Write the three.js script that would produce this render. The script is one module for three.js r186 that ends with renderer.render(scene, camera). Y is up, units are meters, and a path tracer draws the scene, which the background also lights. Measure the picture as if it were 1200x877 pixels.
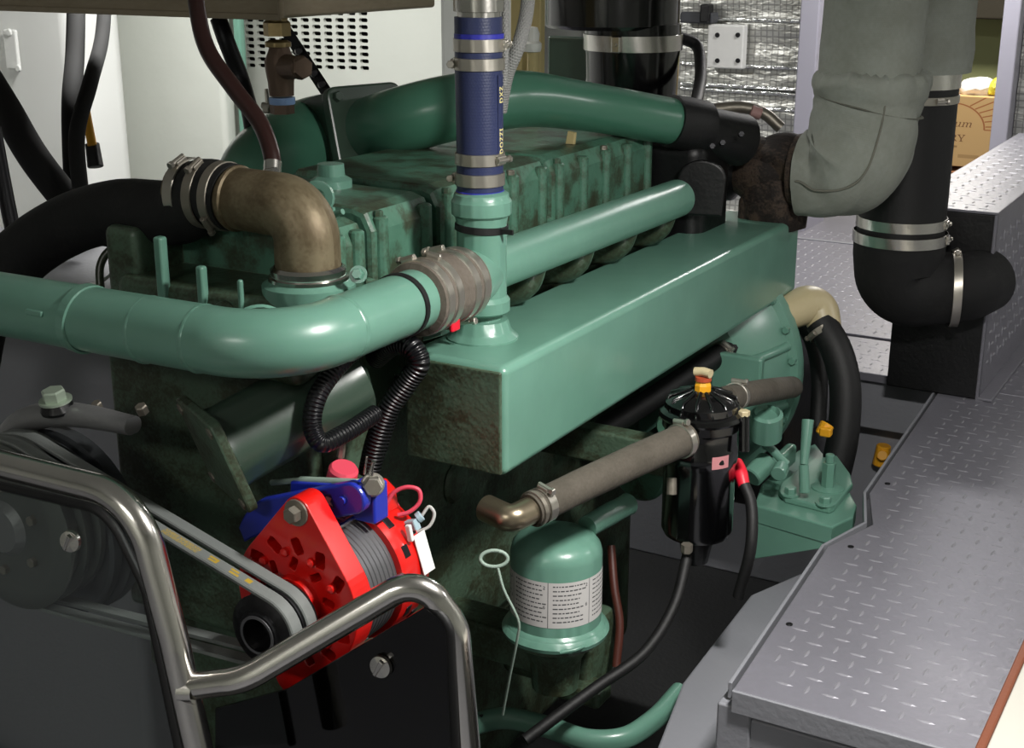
import * as THREE from 'three';
import { mergeGeometries, mergeVertices, toCreasedNormals } from 'three/addons/utils/BufferGeometryUtils.js';
import { RoundedBoxGeometry } from 'three/addons/geometries/RoundedBoxGeometry.js';
import { RectAreaLightUniformsLib } from 'three/addons/lights/RectAreaLightUniformsLib.js';

// ---------------------------------------------------------------- camera, light, exposure
const scene = new THREE.Scene();
scene.background = new THREE.Color(0x000000);
const FOC = 1600, W = 1200, H = 877;                       // focal length in photo pixels
const camera = new THREE.PerspectiveCamera(2 * Math.atan(H / 2 / FOC) * 180 / Math.PI, W / H, 0.05, 50);
camera.position.set(0, 1.6, 0);
camera.rotation.order = 'YXZ';
camera.rotation.set(-17.6 * Math.PI / 180, 30 * Math.PI / 180, 0);
camera.updateMatrixWorld(true);
scene.add(camera);
const renderer = new THREE.WebGLRenderer({ antialias: true });
renderer.toneMapping = THREE.LinearToneMapping;
renderer.toneMappingExposure = 1.0;
renderer.shadowMap.enabled = true;
RectAreaLightUniformsLib.init();
// ceiling lamps: [x, y, z, width, depth, radiance, colour]
const LAMPS = [
  [-0.2, 1.70, -1.3, 0.17, 0.10, 425, [1, 0.98, 0.94]],
  [-2.5, 1.97, -2.65, 0.34, 0.20, 120, [1, 0.99, 0.96]],
  [-0.95, 1.97, -4.05, 0.34, 0.20, 56, [1, 0.98, 0.97]],
  [-1.2, 1.97, -5.45, 0.34, 0.20, 110, [1, 0.95, 0.85]],
  [-0.8, 1.97, 0.7, 0.5, 0.3, 20, [1, 0.97, 0.92]],
  [1.05, 1.97, -3.1, 0.34, 0.20, 45, [1, 0.98, 0.97]],
];

// ---------------------------------------------------------------- helpers
const V = (x, y, z) => new THREE.Vector3(x, y, z);
const CAM = camera.position.clone(), QCAM = camera.quaternion.clone();
// photo pixel -> point on a plane x=, y= or z= (metres), or at a distance d along the view
function at(u, v, k) {
  const r = V((u - W / 2) / FOC, -(v - H / 2) / FOC, -1).applyQuaternion(QCAM);
  let t;
  if (k.d !== undefined) t = k.d;
  else if (k.x !== undefined) t = (k.x - CAM.x) / r.x;
  else if (k.y !== undefined) t = (k.y - CAM.y) / r.y;
  else t = (k.z - CAM.z) / r.z;
  return CAM.clone().addScaledVector(r, t);
}
let seed = 7;
const rnd = () => { seed = (seed * 1664525 + 1013904223) >>> 0; return seed / 4294967296; };
const hash = (x, y, s) => { let h = (x * 374761393 + y * 668265263 + s * 2147483647) | 0; h = Math.imul(h ^ (h >>> 13), 1274126177); return ((h ^ (h >>> 16)) >>> 0) / 4294967296; };
function vnoise(x, y, per, s) {
  const xi = Math.floor(x), yi = Math.floor(y), fx = x - xi, fy = y - yi;
  const m = a => ((a % per) + per) % per, sm = t => t * t * (3 - 2 * t);
  const a = hash(m(xi), m(yi), s), b = hash(m(xi + 1), m(yi), s), c = hash(m(xi), m(yi + 1), s), d = hash(m(xi + 1), m(yi + 1), s);
  const u = sm(fx), w = sm(fy);
  return (a * (1 - u) + b * u) * (1 - w) + (c * (1 - u) + d * u) * w;
}
function fbm(x, y, per, s, oct = 4) { let v = 0, a = 0.5, n = 0; for (let i = 0; i < oct; i++) { v += a * vnoise(x, y, per, s + i); n += a; x *= 2; y *= 2; per *= 2; a *= 0.5; } return v / n; }
function dataTex(n, fn, srgb = false, rep = 1) {
  const d = new Uint8Array(n * n * 4);
  for (let y = 0; y < n; y++) for (let x = 0; x < n; x++) { const c = fn(x / n, y / n), i = (y * n + x) * 4; for (let k = 0; k < 3; k++) d[i + k] = Math.max(0, Math.min(255, (Array.isArray(c) ? c[k] : c) * 255)); d[i + 3] = 255; }
  const t = new THREE.DataTexture(d, n, n); t.wrapS = t.wrapT = THREE.RepeatWrapping; t.magFilter = THREE.LinearFilter; t.minFilter = THREE.LinearMipmapLinearFilter; t.generateMipmaps = true;
  t.repeat.set(rep, rep); if (srgb) t.colorSpace = THREE.SRGBColorSpace; t.needsUpdate = true; return t;
}
function canvasTex(w, h, draw) { const c = document.createElement('canvas'); c.width = w; c.height = h; const g = c.getContext('2d'); draw(g, w, h); const t = new THREE.CanvasTexture(c); t.colorSpace = THREE.SRGBColorSpace; t.magFilter = THREE.LinearFilter; return t; }
const mixc = (a, b, t) => a.map((v, i) => v + (b[i] - v) * t);
const step = (a, b, t) => { t = Math.max(0, Math.min(1, (t - a) / (b - a))); return t * t * (3 - 2 * t); };

// textures (uv is in metres everywhere, so repeat = tiles per metre)
const T = {};
T.fine = dataTex(256, (x, y) => fbm(x * 32, y * 32, 32, 3, 3), false, 5);
T.coarse = dataTex(256, (x, y) => fbm(x * 6, y * 6, 6, 9, 5), false, 3);
T.rough = dataTex(256, (x, y) => { const n = fbm(x * 8, y * 8, 8, 21, 5); return [0, 0.75 + 0.5 * (n - 0.5), 0]; }, false, 4);
const GREEN = [0.41, 0.58, 0.515], GREEN2 = [0.37, 0.535, 0.47], GRIME = [0.20, 0.19, 0.13];
T.green = dataTex(256, (x, y) => mixc(GREEN, GREEN2, fbm(x * 6, y * 6, 6, 31, 4)), true, 3);
T.greenDirty = dataTex(512, (x, y) => {            // brown oil film in patches with a grain of its own
  const n = fbm(x * 6, y * 6, 6, 41, 5), g = fbm(x * 64, y * 64, 64, 47, 2);
  return mixc(mixc([0.34, 0.51, 0.43], [0.29, 0.455, 0.38], fbm(x * 9, y * 9, 9, 5, 3)), GRIME, step(0.36, 0.70, n * 0.85 + g * 0.15) * 0.8);
}, true, 5);
T.greenOily = dataTex(512, (x, y) => {
  const n = fbm(x * 5, y * 5, 5, 51, 5), g = fbm(x * 64, y * 64, 64, 57, 2);
  return mixc([0.29, 0.37, 0.30], [0.20, 0.22, 0.155], step(0.34, 0.66, n * 0.7 + g * 0.3));
}, true, 5);
T.bronze = dataTex(512, (x, y) => {
  const n = fbm(x * 6, y * 6, 6, 61, 5), g = fbm(x * 48, y * 48, 48, 67, 2);
  return mixc([0.50, 0.455, 0.36], [0.385, 0.335, 0.25], step(0.3, 0.75, n * 0.75 + g * 0.25));
}, true, 6);
T.rust = dataTex(512, (x, y) => {
  const n = fbm(x * 8, y * 8, 8, 71, 5), g = fbm(x * 64, y * 64, 64, 77, 2);
  return mixc([0.27, 0.22, 0.18], [0.11, 0.085, 0.07], step(0.35, 0.65, n * 0.7 + g * 0.3));
}, true, 5);
T.weave = dataTex(256, (x, y) => 0.5 + 0.25 * Math.sin(x * 2 * Math.PI * 32) * Math.sign(Math.sin(y * 2 * Math.PI * 16)) + 0.25 * Math.sin(y * 2 * Math.PI * 32), false, 8);
T.cloth = dataTex(256, (x, y) => { const n = fbm(x * 7, y * 7, 7, 81, 4), g = fbm(x * 60, y * 60, 60, 83, 2); return mixc([0.56, 0.58, 0.55], [0.47, 0.48, 0.44], n * 0.8 + g * 0.3 - 0.1); }, true, 3);
T.hoseBrown = dataTex(256, (x, y) => { const n = fbm(x * 6, y * 6, 6, 91, 4), g = fbm(x * 64, y * 64, 64, 93, 2); return mixc([0.42, 0.39, 0.36], [0.31, 0.28, 0.24], n * 0.6 + g * 0.4); }, true, 6);
T.ribs = dataTex(64, (x, y) => 0.5 + 0.5 * Math.cos(y * 2 * Math.PI * 2), false, 100);
T.ring = dataTex(64, (x, y) => 0.5 + 0.5 * Math.cos(x * 2 * Math.PI * 2), false, 130);
T.foil = dataTex(512, (x, y) => {
  const w = fbm(x * 5, y * 14, 14 * 5, 101, 4), r = Math.abs(fbm(x * 10, y * 26, 260, 105, 4) - 0.5) * 2;
  return Math.min(1, 0.35 * w + 0.65 * r);
}, false, 1.6);
T.scrim = dataTex(128, (x, y) => { const a = Math.pow(Math.abs(Math.cos(x * Math.PI * 8)), 24), b = Math.pow(Math.abs(Math.cos(y * Math.PI * 8)), 24); const v = 0.80 - 0.22 * Math.max(a, b); return [v, v * 1.0, v * 0.97]; }, true, 6);
T.plate = dataTex(256, (x, y) => { const n = fbm(x * 5, y * 5, 5, 111, 5), g = fbm(x * 64, y * 64, 64, 113, 2); return mixc([0.505, 0.50, 0.535], [0.46, 0.455, 0.485], n * 0.7 + g * 0.3); }, true, 2);
T.tank = dataTex(256, (x, y) => { const n = fbm(x * 5, y * 5, 5, 121, 5), g = fbm(x * 24, y * 90, 90, 123, 2); return mixc([0.66, 0.61, 0.53], [0.54, 0.49, 0.41], n * 0.6 + g * 0.4); }, true, 3);
T.card = dataTex(128, (x, y) => { const g = fbm(x * 6, y * 40, 240, 131, 3); return mixc([0.78, 0.63, 0.43], [0.72, 0.57, 0.38], g); }, true, 3);
T.dust = dataTex(256, (x, y) => { const n = fbm(x * 7, y * 7, 7, 141, 5), g = fbm(x * 80, y * 80, 80, 143, 2); return mixc([0.035, 0.035, 0.037], [0.105, 0.10, 0.098], step(0.5, 0.85, n * 0.6 + g * 0.4)); }, true, 4);

const S = (o) => new THREE.MeshStandardMaterial(o), PH = (o) => new THREE.MeshPhysicalMaterial(o);
const M = {
  green: PH({ map: T.green, roughness: 0.34, roughnessMap: null, clearcoat: 0.35, clearcoatRoughness: 0.22, bumpMap: T.coarse, bumpScale: 0.0006 }),
  greenDirty: PH({ map: T.greenDirty, roughness: 0.42, clearcoat: 0.25, clearcoatRoughness: 0.3, bumpMap: T.fine, bumpScale: 0.0005 }),
  greenOily: PH({ map: T.greenOily, roughness: 0.38, clearcoat: 0.25, clearcoatRoughness: 0.3, bumpMap: T.fine, bumpScale: 0.0007 }),
  bronze: S({ map: T.bronze, roughness: 0.5, metalness: 0.45, bumpMap: T.fine, bumpScale: 0.00025 }),
  brass: S({ color: 0x9c8a63, roughness: 0.38, metalness: 0.85, bumpMap: T.fine, bumpScale: 0.0003 }),
  brassDull: S({ color: 0x6f5d50, roughness: 0.5, metalness: 0.6, bumpMap: T.fine, bumpScale: 0.0004 }),
  rubber: S({ color: 0x070708, roughness: 0.6, bumpMap: T.fine, bumpScale: 0.0003 }),
  rubberMatt: S({ map: T.dust, roughness: 0.8, bumpMap: T.fine, bumpScale: 0.0004 }),
  conduit: S({ color: 0x101013, roughness: 0.32, bumpMap: T.ribs, bumpScale: 0.002 }),
  braid: S({ color: 0x9a9a98, roughness: 0.5, bumpMap: T.weave, bumpScale: 0.0015 }),
  blackGloss: PH({ color: 0x060607, roughness: 0.18, clearcoat: 0.6, clearcoatRoughness: 0.1 }),
  blackPaint: S({ color: 0x08080a, roughness: 0.45, bumpMap: T.fine, bumpScale: 0.0004 }),
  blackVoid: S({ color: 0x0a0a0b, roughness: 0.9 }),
  steel: S({ color: 0xd2cfc9, roughness: 0.24, metalness: 1, bumpMap: T.fine, bumpScale: 0.0001 }),
  polished: S({ color: 0xe2ded8, roughness: 0.2, metalness: 1 }),
  band: S({ color: 0xb9b4aa, roughness: 0.36, metalness: 0.9 }),
  bandDull: S({ color: 0x8d877c, roughness: 0.45, metalness: 0.7, bumpMap: T.fine, bumpScale: 0.0004 }),
  castIron: S({ color: 0x8b8b8c, roughness: 0.5, metalness: 0.6, bumpMap: T.fine, bumpScale: 0.0006 }),
  alloy: S({ color: 0x77777a, roughness: 0.42, metalness: 0.75 }),
  darkSteel: S({ color: 0x2c2c2e, roughness: 0.42, metalness: 0.8, bumpMap: T.fine, bumpScale: 0.0003 }),
  beltRubber: S({ color: 0x737775, roughness: 0.5, bumpMap: T.fine, bumpScale: 0.0003 }),
  beltDark: S({ color: 0x2a2b2d, roughness: 0.5, bumpMap: T.fine, bumpScale: 0.0003 }),
  rust: S({ map: T.rust, roughness: 0.75, metalness: 0.25, bumpMap: T.fine, bumpScale: 0.0012 }),
  cloth: S({ map: T.cloth, roughness: 0.85, bumpMap: T.weave, bumpScale: 0.0002 }),
  stitch: S({ color: 0x6a6a60, roughness: 0.9 }),
  blueHose: S({ color: 0x272f52, roughness: 0.42, bumpMap: T.weave, bumpScale: 0.00012 }),
  blueLine: S({ color: 0x2c2f9c, roughness: 0.45 }),
  hoseBrown: S({ map: T.hoseBrown, roughness: 0.85, bumpMap: T.fine, bumpScale: 0.0008 }),
  hoseDark: S({ map: dataTex(256, (x, y) => mixc([0.36, 0.335, 0.30], [0.25, 0.23, 0.195], fbm(x * 6, y * 6, 6, 191, 4) * 0.6 + fbm(x * 64, y * 64, 64, 193, 2) * 0.4), true, 6), roughness: 0.85, bumpMap: T.fine, bumpScale: 0.0008 }),
  greenDark: PH({ color: 0x34463a, roughness: 0.36, clearcoat: 0.3, clearcoatRoughness: 0.25, bumpMap: T.coarse, bumpScale: 0.0006 }),
  greenDeep: PH({ color: 0x43745f, roughness: 0.3, clearcoat: 0.4, clearcoatRoughness: 0.2, bumpMap: T.coarse, bumpScale: 0.0006 }),
  maroon: S({ color: 0x2c1512, roughness: 0.35, bumpMap: T.fine, bumpScale: 0.0003 }),
  red: PH({ color: 0xd8140e, roughness: 0.3, clearcoat: 0.6, clearcoatRoughness: 0.12 }),
  redBit: S({ color: 0xd81830, roughness: 0.45 }),
  pink: S({ color: 0xd8485c, roughness: 0.45 }),
  blue: PH({ color: 0x2030a8, roughness: 0.35, clearcoat: 0.5, clearcoatRoughness: 0.2 }),
  white: S({ color: 0xdedfdc, roughness: 0.6, bumpMap: T.coarse, bumpScale: 0.0006 }),
  whiteWall: S({ color: 0xc9ccc4, roughness: 0.55, bumpMap: T.coarse, bumpScale: 0.0012 }),
  whitePlastic: S({ color: 0xe6e6e2, roughness: 0.4 }),
  greyPaint: S({ color: 0x83848a, roughness: 0.5, bumpMap: T.fine, bumpScale: 0.0004 }),
  greyDark: S({ color: 0x44464a, roughness: 0.6, bumpMap: T.fine, bumpScale: 0.0005 }),
  plate: S({ map: T.plate, roughness: 0.42, metalness: 0.25, bumpMap: T.fine, bumpScale: 0.0004 }),
  lug: S({ color: 0x8b8a91, roughness: 0.4, metalness: 0.25 }),
  frame: S({ color: 0xaaa8b4, roughness: 0.5, bumpMap: T.coarse, bumpScale: 0.0006 }),
  foil: S({ map: T.scrim, roughness: 0.36, metalness: 0.6, bumpMap: T.foil, bumpScale: 0.005 }),
  foilTape: S({ color: 0xd4d6d4, roughness: 0.22, metalness: 0.95, bumpMap: T.foil, bumpScale: 0.01 }),
  tank: S({ map: T.tank, roughness: 0.5, metalness: 0.5 }),
  olive: S({ color: 0x8d9266, roughness: 0.8 }),
  oliveDark: S({ color: 0x2e2a1f, roughness: 0.8 }),
  card: S({ map: T.card, roughness: 0.9 }),
  cardDark: S({ color: 0x9a6a48, roughness: 0.9 }),
  yellow: S({ color: 0xe2a01c, roughness: 0.5 }),
  zinc: S({ color: 0x8fa296, roughness: 0.5 }),
  tan: S({ color: 0xbcae8a, roughness: 0.4, bumpMap: T.fine, bumpScale: 0.0003 }),
  beigeBoard: S({ color: 0xb8a878, roughness: 0.7 }),
  wood: S({ color: 0x6e3a22, roughness: 0.5, bumpMap: T.fine, bumpScale: 0.0003 }),
  copper: S({ color: 0x4a2117, roughness: 0.5 }),
  ceiling: S({ color: 0xdcdcd8, roughness: 0.7 }),
  bilge: S({ color: 0x111213, roughness: 0.7, bumpMap: T.fine, bumpScale: 0.0006 }),  // near-black colour stands in for the shade under the engine
  acrylic: PH({ color: 0xf2f5f4, roughness: 0.04, transmission: 1, thickness: 0, ior: 1.49 }),
};

// geometry ------------------------------------------------------
function boxUV(g) {               // box-projected uv in metres
  g = g.index ? g.toNonIndexed() : g;
  const p = g.attributes.position, n = p.count, uv = new Float32Array(n * 2), a = V(), b = V(), c = V(), e = V();
  for (let i = 0; i < n; i += 3) {
    a.fromBufferAttribute(p, i); b.fromBufferAttribute(p, i + 1); c.fromBufferAttribute(p, i + 2);
    e.crossVectors(b.clone().sub(a), c.clone().sub(a));
    const ax = Math.abs(e.x), ay = Math.abs(e.y), az = Math.abs(e.z);
    [a, b, c].forEach((q, k) => { const [u, w] = ax >= ay && ax >= az ? [q.z, q.y] : ay >= az ? [q.x, q.z] : [q.x, q.y]; uv[(i + k) * 2] = u; uv[(i + k) * 2 + 1] = w; });
  }
  g.setAttribute('uv', new THREE.BufferAttribute(uv, 2)); return g;
}
function norm(g) {                // the three attributes only, not indexed: ready to merge
  g = g.index ? g.toNonIndexed() : g;
  for (const k of Object.keys(g.attributes)) if (!['position', 'normal', 'uv'].includes(k)) g.deleteAttribute(k);
  if (!g.attributes.normal) g.computeVertexNormals();
  if (!g.attributes.uv) boxUV(g);
  g.morphAttributes = {}; return g;
}
const place = (g, pos, q) => { if (q) g.applyQuaternion(q); g.translate(pos.x, pos.y, pos.z); return g; };
const toward = (dir, from = V(0, 1, 0)) => new THREE.Quaternion().setFromUnitVectors(from, dir.clone().normalize());
function box(cx, cy, cz, w, h, d, r = 0.004, seg = 2) { const g = new RoundedBoxGeometry(w, h, d, seg, Math.min(r, w / 2.01, h / 2.01, d / 2.01)); g.translate(cx, cy, cz); return boxUV(g); }
function boxAt(a, b, r) { return box((a.x + b.x) / 2, (a.y + b.y) / 2, (a.z + b.z) / 2, Math.abs(a.x - b.x), Math.abs(a.y - b.y), Math.abs(a.z - b.z), r); }
// lathe: profile [[radius, height]...] around an axis from pos along dir
function lathe(prof, pos, dir = V(0, 1, 0), seg = 32, crease = 0.6) {
  let g = new THREE.LatheGeometry(prof.map(p => new THREE.Vector2(Math.max(p[0], 0.00001), p[1])), seg);
  const uv = g.attributes.uv, n = prof.length; let L = [0], R = 0;
  for (let i = 1; i < n; i++) L.push(L[i - 1] + Math.hypot(prof[i][0] - prof[i - 1][0], prof[i][1] - prof[i - 1][1]));
  for (const p of prof) R = Math.max(R, p[0]);
  for (let i = 0; i <= seg; i++) for (let j = 0; j < n; j++) uv.setXY(i * n + j, i / seg * 2 * Math.PI * R, L[j]);
  g.deleteAttribute('normal'); g = toCreasedNormals(g, crease);
  return place(norm(g), pos, toward(dir));
}
const cyl = (a, b, r, r2 = r, seg = 24, bev = 0.12) => { const L = a.distanceTo(b), e = Math.min(r, r2, L) * bev; return lathe([[0, 0], [r - e, 0], [r, e], [r2, L - e], [r2 - e, L], [0, L]], a, b.clone().sub(a), seg); };
// polyline with rounded corners
function fillet(pts, R, n = 8) {
  const out = [pts[0].clone()];
  for (let i = 1; i < pts.length - 1; i++) {
    const p = pts[i], a = pts[i - 1].clone().sub(p), b = pts[i + 1].clone().sub(p), la = a.length(), lb = b.length(); a.normalize(); b.normalize();
    const ang = Math.acos(THREE.MathUtils.clamp(a.dot(b), -1, 1)), t = Math.min((Array.isArray(R) ? R[i - 1] : R) / Math.tan(ang / 2), la * 0.49, lb * 0.49);
    const s = p.clone().addScaledVector(a, t), e = p.clone().addScaledVector(b, t), rr = t * Math.tan(ang / 2);
    const c = p.clone().addScaledVector(a.clone().add(b).normalize(), rr / Math.sin(ang / 2)), u = s.clone().sub(c), w = e.clone().sub(c), th = Math.acos(THREE.MathUtils.clamp(u.dot(w) / (u.length() * w.length()), -1, 1));
    for (let k = 0; k <= n; k++) { const f = k / n; out.push(th < 1e-3 ? s.clone().lerp(e, f) : c.clone().addScaledVector(u, Math.sin((1 - f) * th) / Math.sin(th)).addScaledVector(w, Math.sin(f * th) / Math.sin(th))); }
  }
  out.push(pts[pts.length - 1].clone()); return out;
}
const smooth = (pts, n = 40) => new THREE.CatmullRomCurve3(pts, false, 'centripetal').getPoints(n);
// sweep a round section along points; rad = number or f(t, length, angle)
function sweep(pts, rad, seg = 18, caps = true) {
  const n = pts.length, pos = [], uv = [], idx = [], tan = [], len = [0];
  for (let i = 0; i < n; i++) { tan.push(pts[Math.min(i + 1, n - 1)].clone().sub(pts[Math.max(i - 1, 0)]).normalize()); if (i) len.push(len[i - 1] + pts[i].distanceTo(pts[i - 1])); }
  let N = Math.abs(tan[0].y) < 0.9 ? V(0, 1, 0) : V(1, 0, 0); N.sub(tan[0].clone().multiplyScalar(N.dot(tan[0]))).normalize();
  const rf = typeof rad === 'function' ? rad : () => rad, r0 = rf(0.5, 0, 0);
  for (let i = 0; i < n; i++) {
    if (i) { N.applyQuaternion(new THREE.Quaternion().setFromUnitVectors(tan[i - 1], tan[i])); N.sub(tan[i].clone().multiplyScalar(N.dot(tan[i]))).normalize(); }
    const B = tan[i].clone().cross(N);
    for (let k = 0; k <= seg; k++) { const a = k / seg * 2 * Math.PI, r = rf(len[i] / len0(len, pts), len[i], a); const q = pts[i].clone().addScaledVector(N, Math.cos(a) * r).addScaledVector(B, Math.sin(a) * r); pos.push(q.x, q.y, q.z); uv.push(k / seg * 2 * Math.PI * r0, len[i]); }
  }
  for (let i = 0; i < n - 1; i++) for (let k = 0; k < seg; k++) { const a = i * (seg + 1) + k, b = a + seg + 1; idx.push(a, a + 1, b, b, a + 1, b + 1); }
  let g = new THREE.BufferGeometry(); g.setAttribute('position', new THREE.Float32BufferAttribute(pos, 3)); g.setAttribute('uv', new THREE.Float32BufferAttribute(uv, 2)); g.setIndex(idx); g.computeVertexNormals();
  const nn = g.attributes.normal;                       // close the seam
  for (let i = 0; i < n; i++) { const a = i * (seg + 1), b = a + seg; const v = V(nn.getX(a) + nn.getX(b), nn.getY(a) + nn.getY(b), nn.getZ(a) + nn.getZ(b)).normalize(); nn.setXYZ(a, v.x, v.y, v.z); nn.setXYZ(b, v.x, v.y, v.z); }
  g = norm(g);
  if (!caps) return g;
  const out = [g];
  for (const [i, s] of [[0, -1], [n - 1, 1]]) {
    const c = pts[i], P = [], Nn = [], U = [];
    for (let k = 0; k < seg; k++) { const w = (j) => { const o = (i * (seg + 1) + j) * 3; return V(pos[o], pos[o + 1], pos[o + 2]); }; const tri = s > 0 ? [c, w(k), w(k + 1)] : [c, w(k + 1), w(k)]; for (const q of tri) { P.push(q.x, q.y, q.z); Nn.push(tan[i].x * s, tan[i].y * s, tan[i].z * s); U.push(q.x, q.y); } }
    const cg = new THREE.BufferGeometry(); cg.setAttribute('position', new THREE.Float32BufferAttribute(P, 3)); cg.setAttribute('normal', new THREE.Float32BufferAttribute(Nn, 3)); cg.setAttribute('uv', new THREE.Float32BufferAttribute(U, 2)); out.push(cg);
  }
  return mergeGeometries(out);
}
const lenCache = new WeakMap();
function len0(len, pts) { let l = lenCache.get(pts); if (l === undefined) { l = 0; for (let i = 1; i < pts.length; i++) l += pts[i].distanceTo(pts[i - 1]); lenCache.set(pts, l); } return l; }
// extrude a 2-D shape standing in a frame: origin o, axes ex, ey; depth along ex x ey
function extr(shape, depth, o, ex, ey, bev = 0.002, curve = 12) {
  const s = shape instanceof THREE.Shape ? shape : new THREE.Shape(shape.map(p => new THREE.Vector2(p[0], p[1])));
  const b = Math.min(bev, depth * 0.45);
  const g = new THREE.ExtrudeGeometry(s, { depth: depth - 2 * b, bevelEnabled: b > 0, bevelThickness: b, bevelSize: b, bevelOffset: -b, bevelSegments: 2, curveSegments: curve });
  g.translate(0, 0, b);
  const X = ex.clone().normalize(), Y = ey.clone().normalize(), Z = X.clone().cross(Y);
  g.applyMatrix4(new THREE.Matrix4().makeBasis(X, Y, Z).setPosition(o)); return boxUV(norm(g));
}
// slab whose outline is a list of points on a horizontal plane, thickness downwards
function slab(pts, th, bev = 0.002) {
  const y = pts[0].y; const s = pts.map(p => [p.x, -p.z]);
  return extr(s, th, V(0, y - th, 0), V(1, 0, 0), V(0, 0, -1), bev);
}
// objects ------------------------------------------------------
const used = {};
function numbered(n) { used[n] = (used[n] ?? -1) + 1; return used[n] ? `${n}_${String(used[n]).padStart(3, '0')}` : n; }
const TOP = [];
function thing(name, label, category, group, kind) {
  const o = new THREE.Group(); o.name = numbered(name); scene.add(o); TOP.push(o);
  o.userData = { label, category }; if (group) o.userData.group = group; if (kind) { o.userData.kind = kind; }
  return o;
}
function part(name, geos, mat, parent, label) {
  geos = (Array.isArray(geos) ? geos : [geos]).map(norm);
  const m = new THREE.Mesh(geos.length > 1 ? mergeGeometries(geos) : geos[0], mat);
  m.castShadow = m.receiveShadow = true; m.name = name; parent.add(m);
  if (label) m.userData.label = label; return m;
}
function single(name, label, category, geos, mat, group) {
  const m = part(numbered(name), geos, mat, scene); m.userData = { label, category }; if (group) m.userData.group = group; TOP.push(m); return m;
}
function structure(name, geos, mat, label) { const m = part(name, geos, mat, scene); m.userData = { kind: 'structure', label, category: name.split('_')[0] }; return m; }

// small hardware
function hexGeo(pos, dir, r, h) { return lathe([[0, 0], [r, 0], [r, h * 0.85], [r * 0.86, h], [0, h]], pos, dir, 6, 0.3); }
function bolt(parent, pos, dir, r = 0.008, mat = M.green, h = r * 1.1) { const d = dir.clone().normalize(); return part('bolt', [cyl(pos, pos.clone().addScaledVector(d, r * 0.3), r * 1.6, r * 1.6, 16), hexGeo(pos.clone().addScaledVector(d, r * 0.3), d, r, h)], mat, parent); }
// band clamp around a hose, with its screw housing at angle dir
function clamp(parent, c, axis, r, w, mat = M.band, dir = null, screw = true) {
  const ax = axis.clone().normalize(), o = c.clone().addScaledVector(ax, -w / 2), t = 0.0018;
  const band = part('hose_clamp', lathe([[r, 0], [r + t, 0.0006], [r + t, w - 0.0006], [r, w]], o, ax, 40), mat, parent);
  if (screw && dir) {
    const d = dir.clone().sub(ax.clone().multiplyScalar(dir.dot(ax))).normalize(), side = ax.clone().cross(d), p = c.clone().addScaledVector(d, r + 0.005);
    part('screw_housing', [extr([[-0.009, -w * 0.36], [0.009, -w * 0.36], [0.009, w * 0.36], [-0.009, w * 0.36]], 0.007, p.clone().addScaledVector(d, -0.006), side, ax, 0.002).translate(0, 0, 0),
      cyl(p.clone().addScaledVector(side, -0.010), p.clone().addScaledVector(side, 0.014), 0.0034, 0.0034, 12), hexGeo(p.clone().addScaledVector(side, 0.013), side, 0.0052, 0.005)], mat, band);
  }
  return band;
}
// T-bolt clamp: two lugs joined by a bolt
const upY = V(0, 1, 0);
function inPoly(x, z, poly) { let c = false; for (let i = 0, j = poly.length - 1; i < poly.length; j = i++) { const a = poly[i], b = poly[j]; if ((a[1] > z) !== (b[1] > z) && x < (b[0] - a[0]) * (z - a[1]) / (b[1] - a[1]) + a[0]) c = !c; } return c; }
// raised lugs of tread plate on a plane o + u ex + w ey (up = ex x ey); poly in (u, w)
function lugs(poly, o, ex, ey, pitch = 0.031, L = 0.0125, B = 0.003, h = 0.0012, skip = null) {
  const up = ex.clone().cross(ey), P = [], box2 = new THREE.Box2(); poly.forEach(p => box2.expandByPoint(new THREE.Vector2(p[0], p[1])));
  let i = 0;
  for (let u = box2.min.x + pitch / 2; u < box2.max.x; u += pitch, i++) { let j = 0; for (let w = box2.min.y + pitch / 2; w < box2.max.y; w += pitch, j++) {
    const rot = (i + j) % 2 === 0; const ok = [[L, 0], [-L, 0], [0, L], [0, -L], [0, 0]].every(d => inPoly(u + d[0] * 1.3, w + d[1] * 1.3, poly)); if (!ok || (skip && skip(u, w))) continue;
    const q = (a, b, k) => { const [x, y] = rot ? [a, b] : [b, a]; const s = rot ? 1 : -1; return o.clone().addScaledVector(ex, u + x).addScaledVector(ey, w + y * s * (rot ? 1 : 1)).addScaledVector(up, k); };
    const v = [q(-L, 0, 0), q(-L * 0.3, -B, 0), q(L * 0.3, -B, 0), q(L, 0, 0), q(L * 0.3, B, 0), q(-L * 0.3, B, 0)], t1 = q(-L * 0.5, 0, h), t2 = q(L * 0.5, 0, h);
    const tris = [[v[0], v[1], t1], [v[1], v[2], t2], [v[1], t2, t1], [v[2], v[3], t2], [v[3], v[4], t2], [v[4], v[5], t1], [v[4], t1, t2], [v[5], v[0], t1]];
    for (const t of tris) { for (const p of t) P.push(p.x, p.y, p.z); }
  } }
  const g = new THREE.BufferGeometry(); g.setAttribute('position', new THREE.Float32BufferAttribute(P, 3)); g.computeVertexNormals(); return boxUV(g);
}
function stuffPart(name, geo, mat, parent, label) { const m = part(name, geo, mat, parent, label); m.userData.kind = 'stuff'; return m; }

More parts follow.
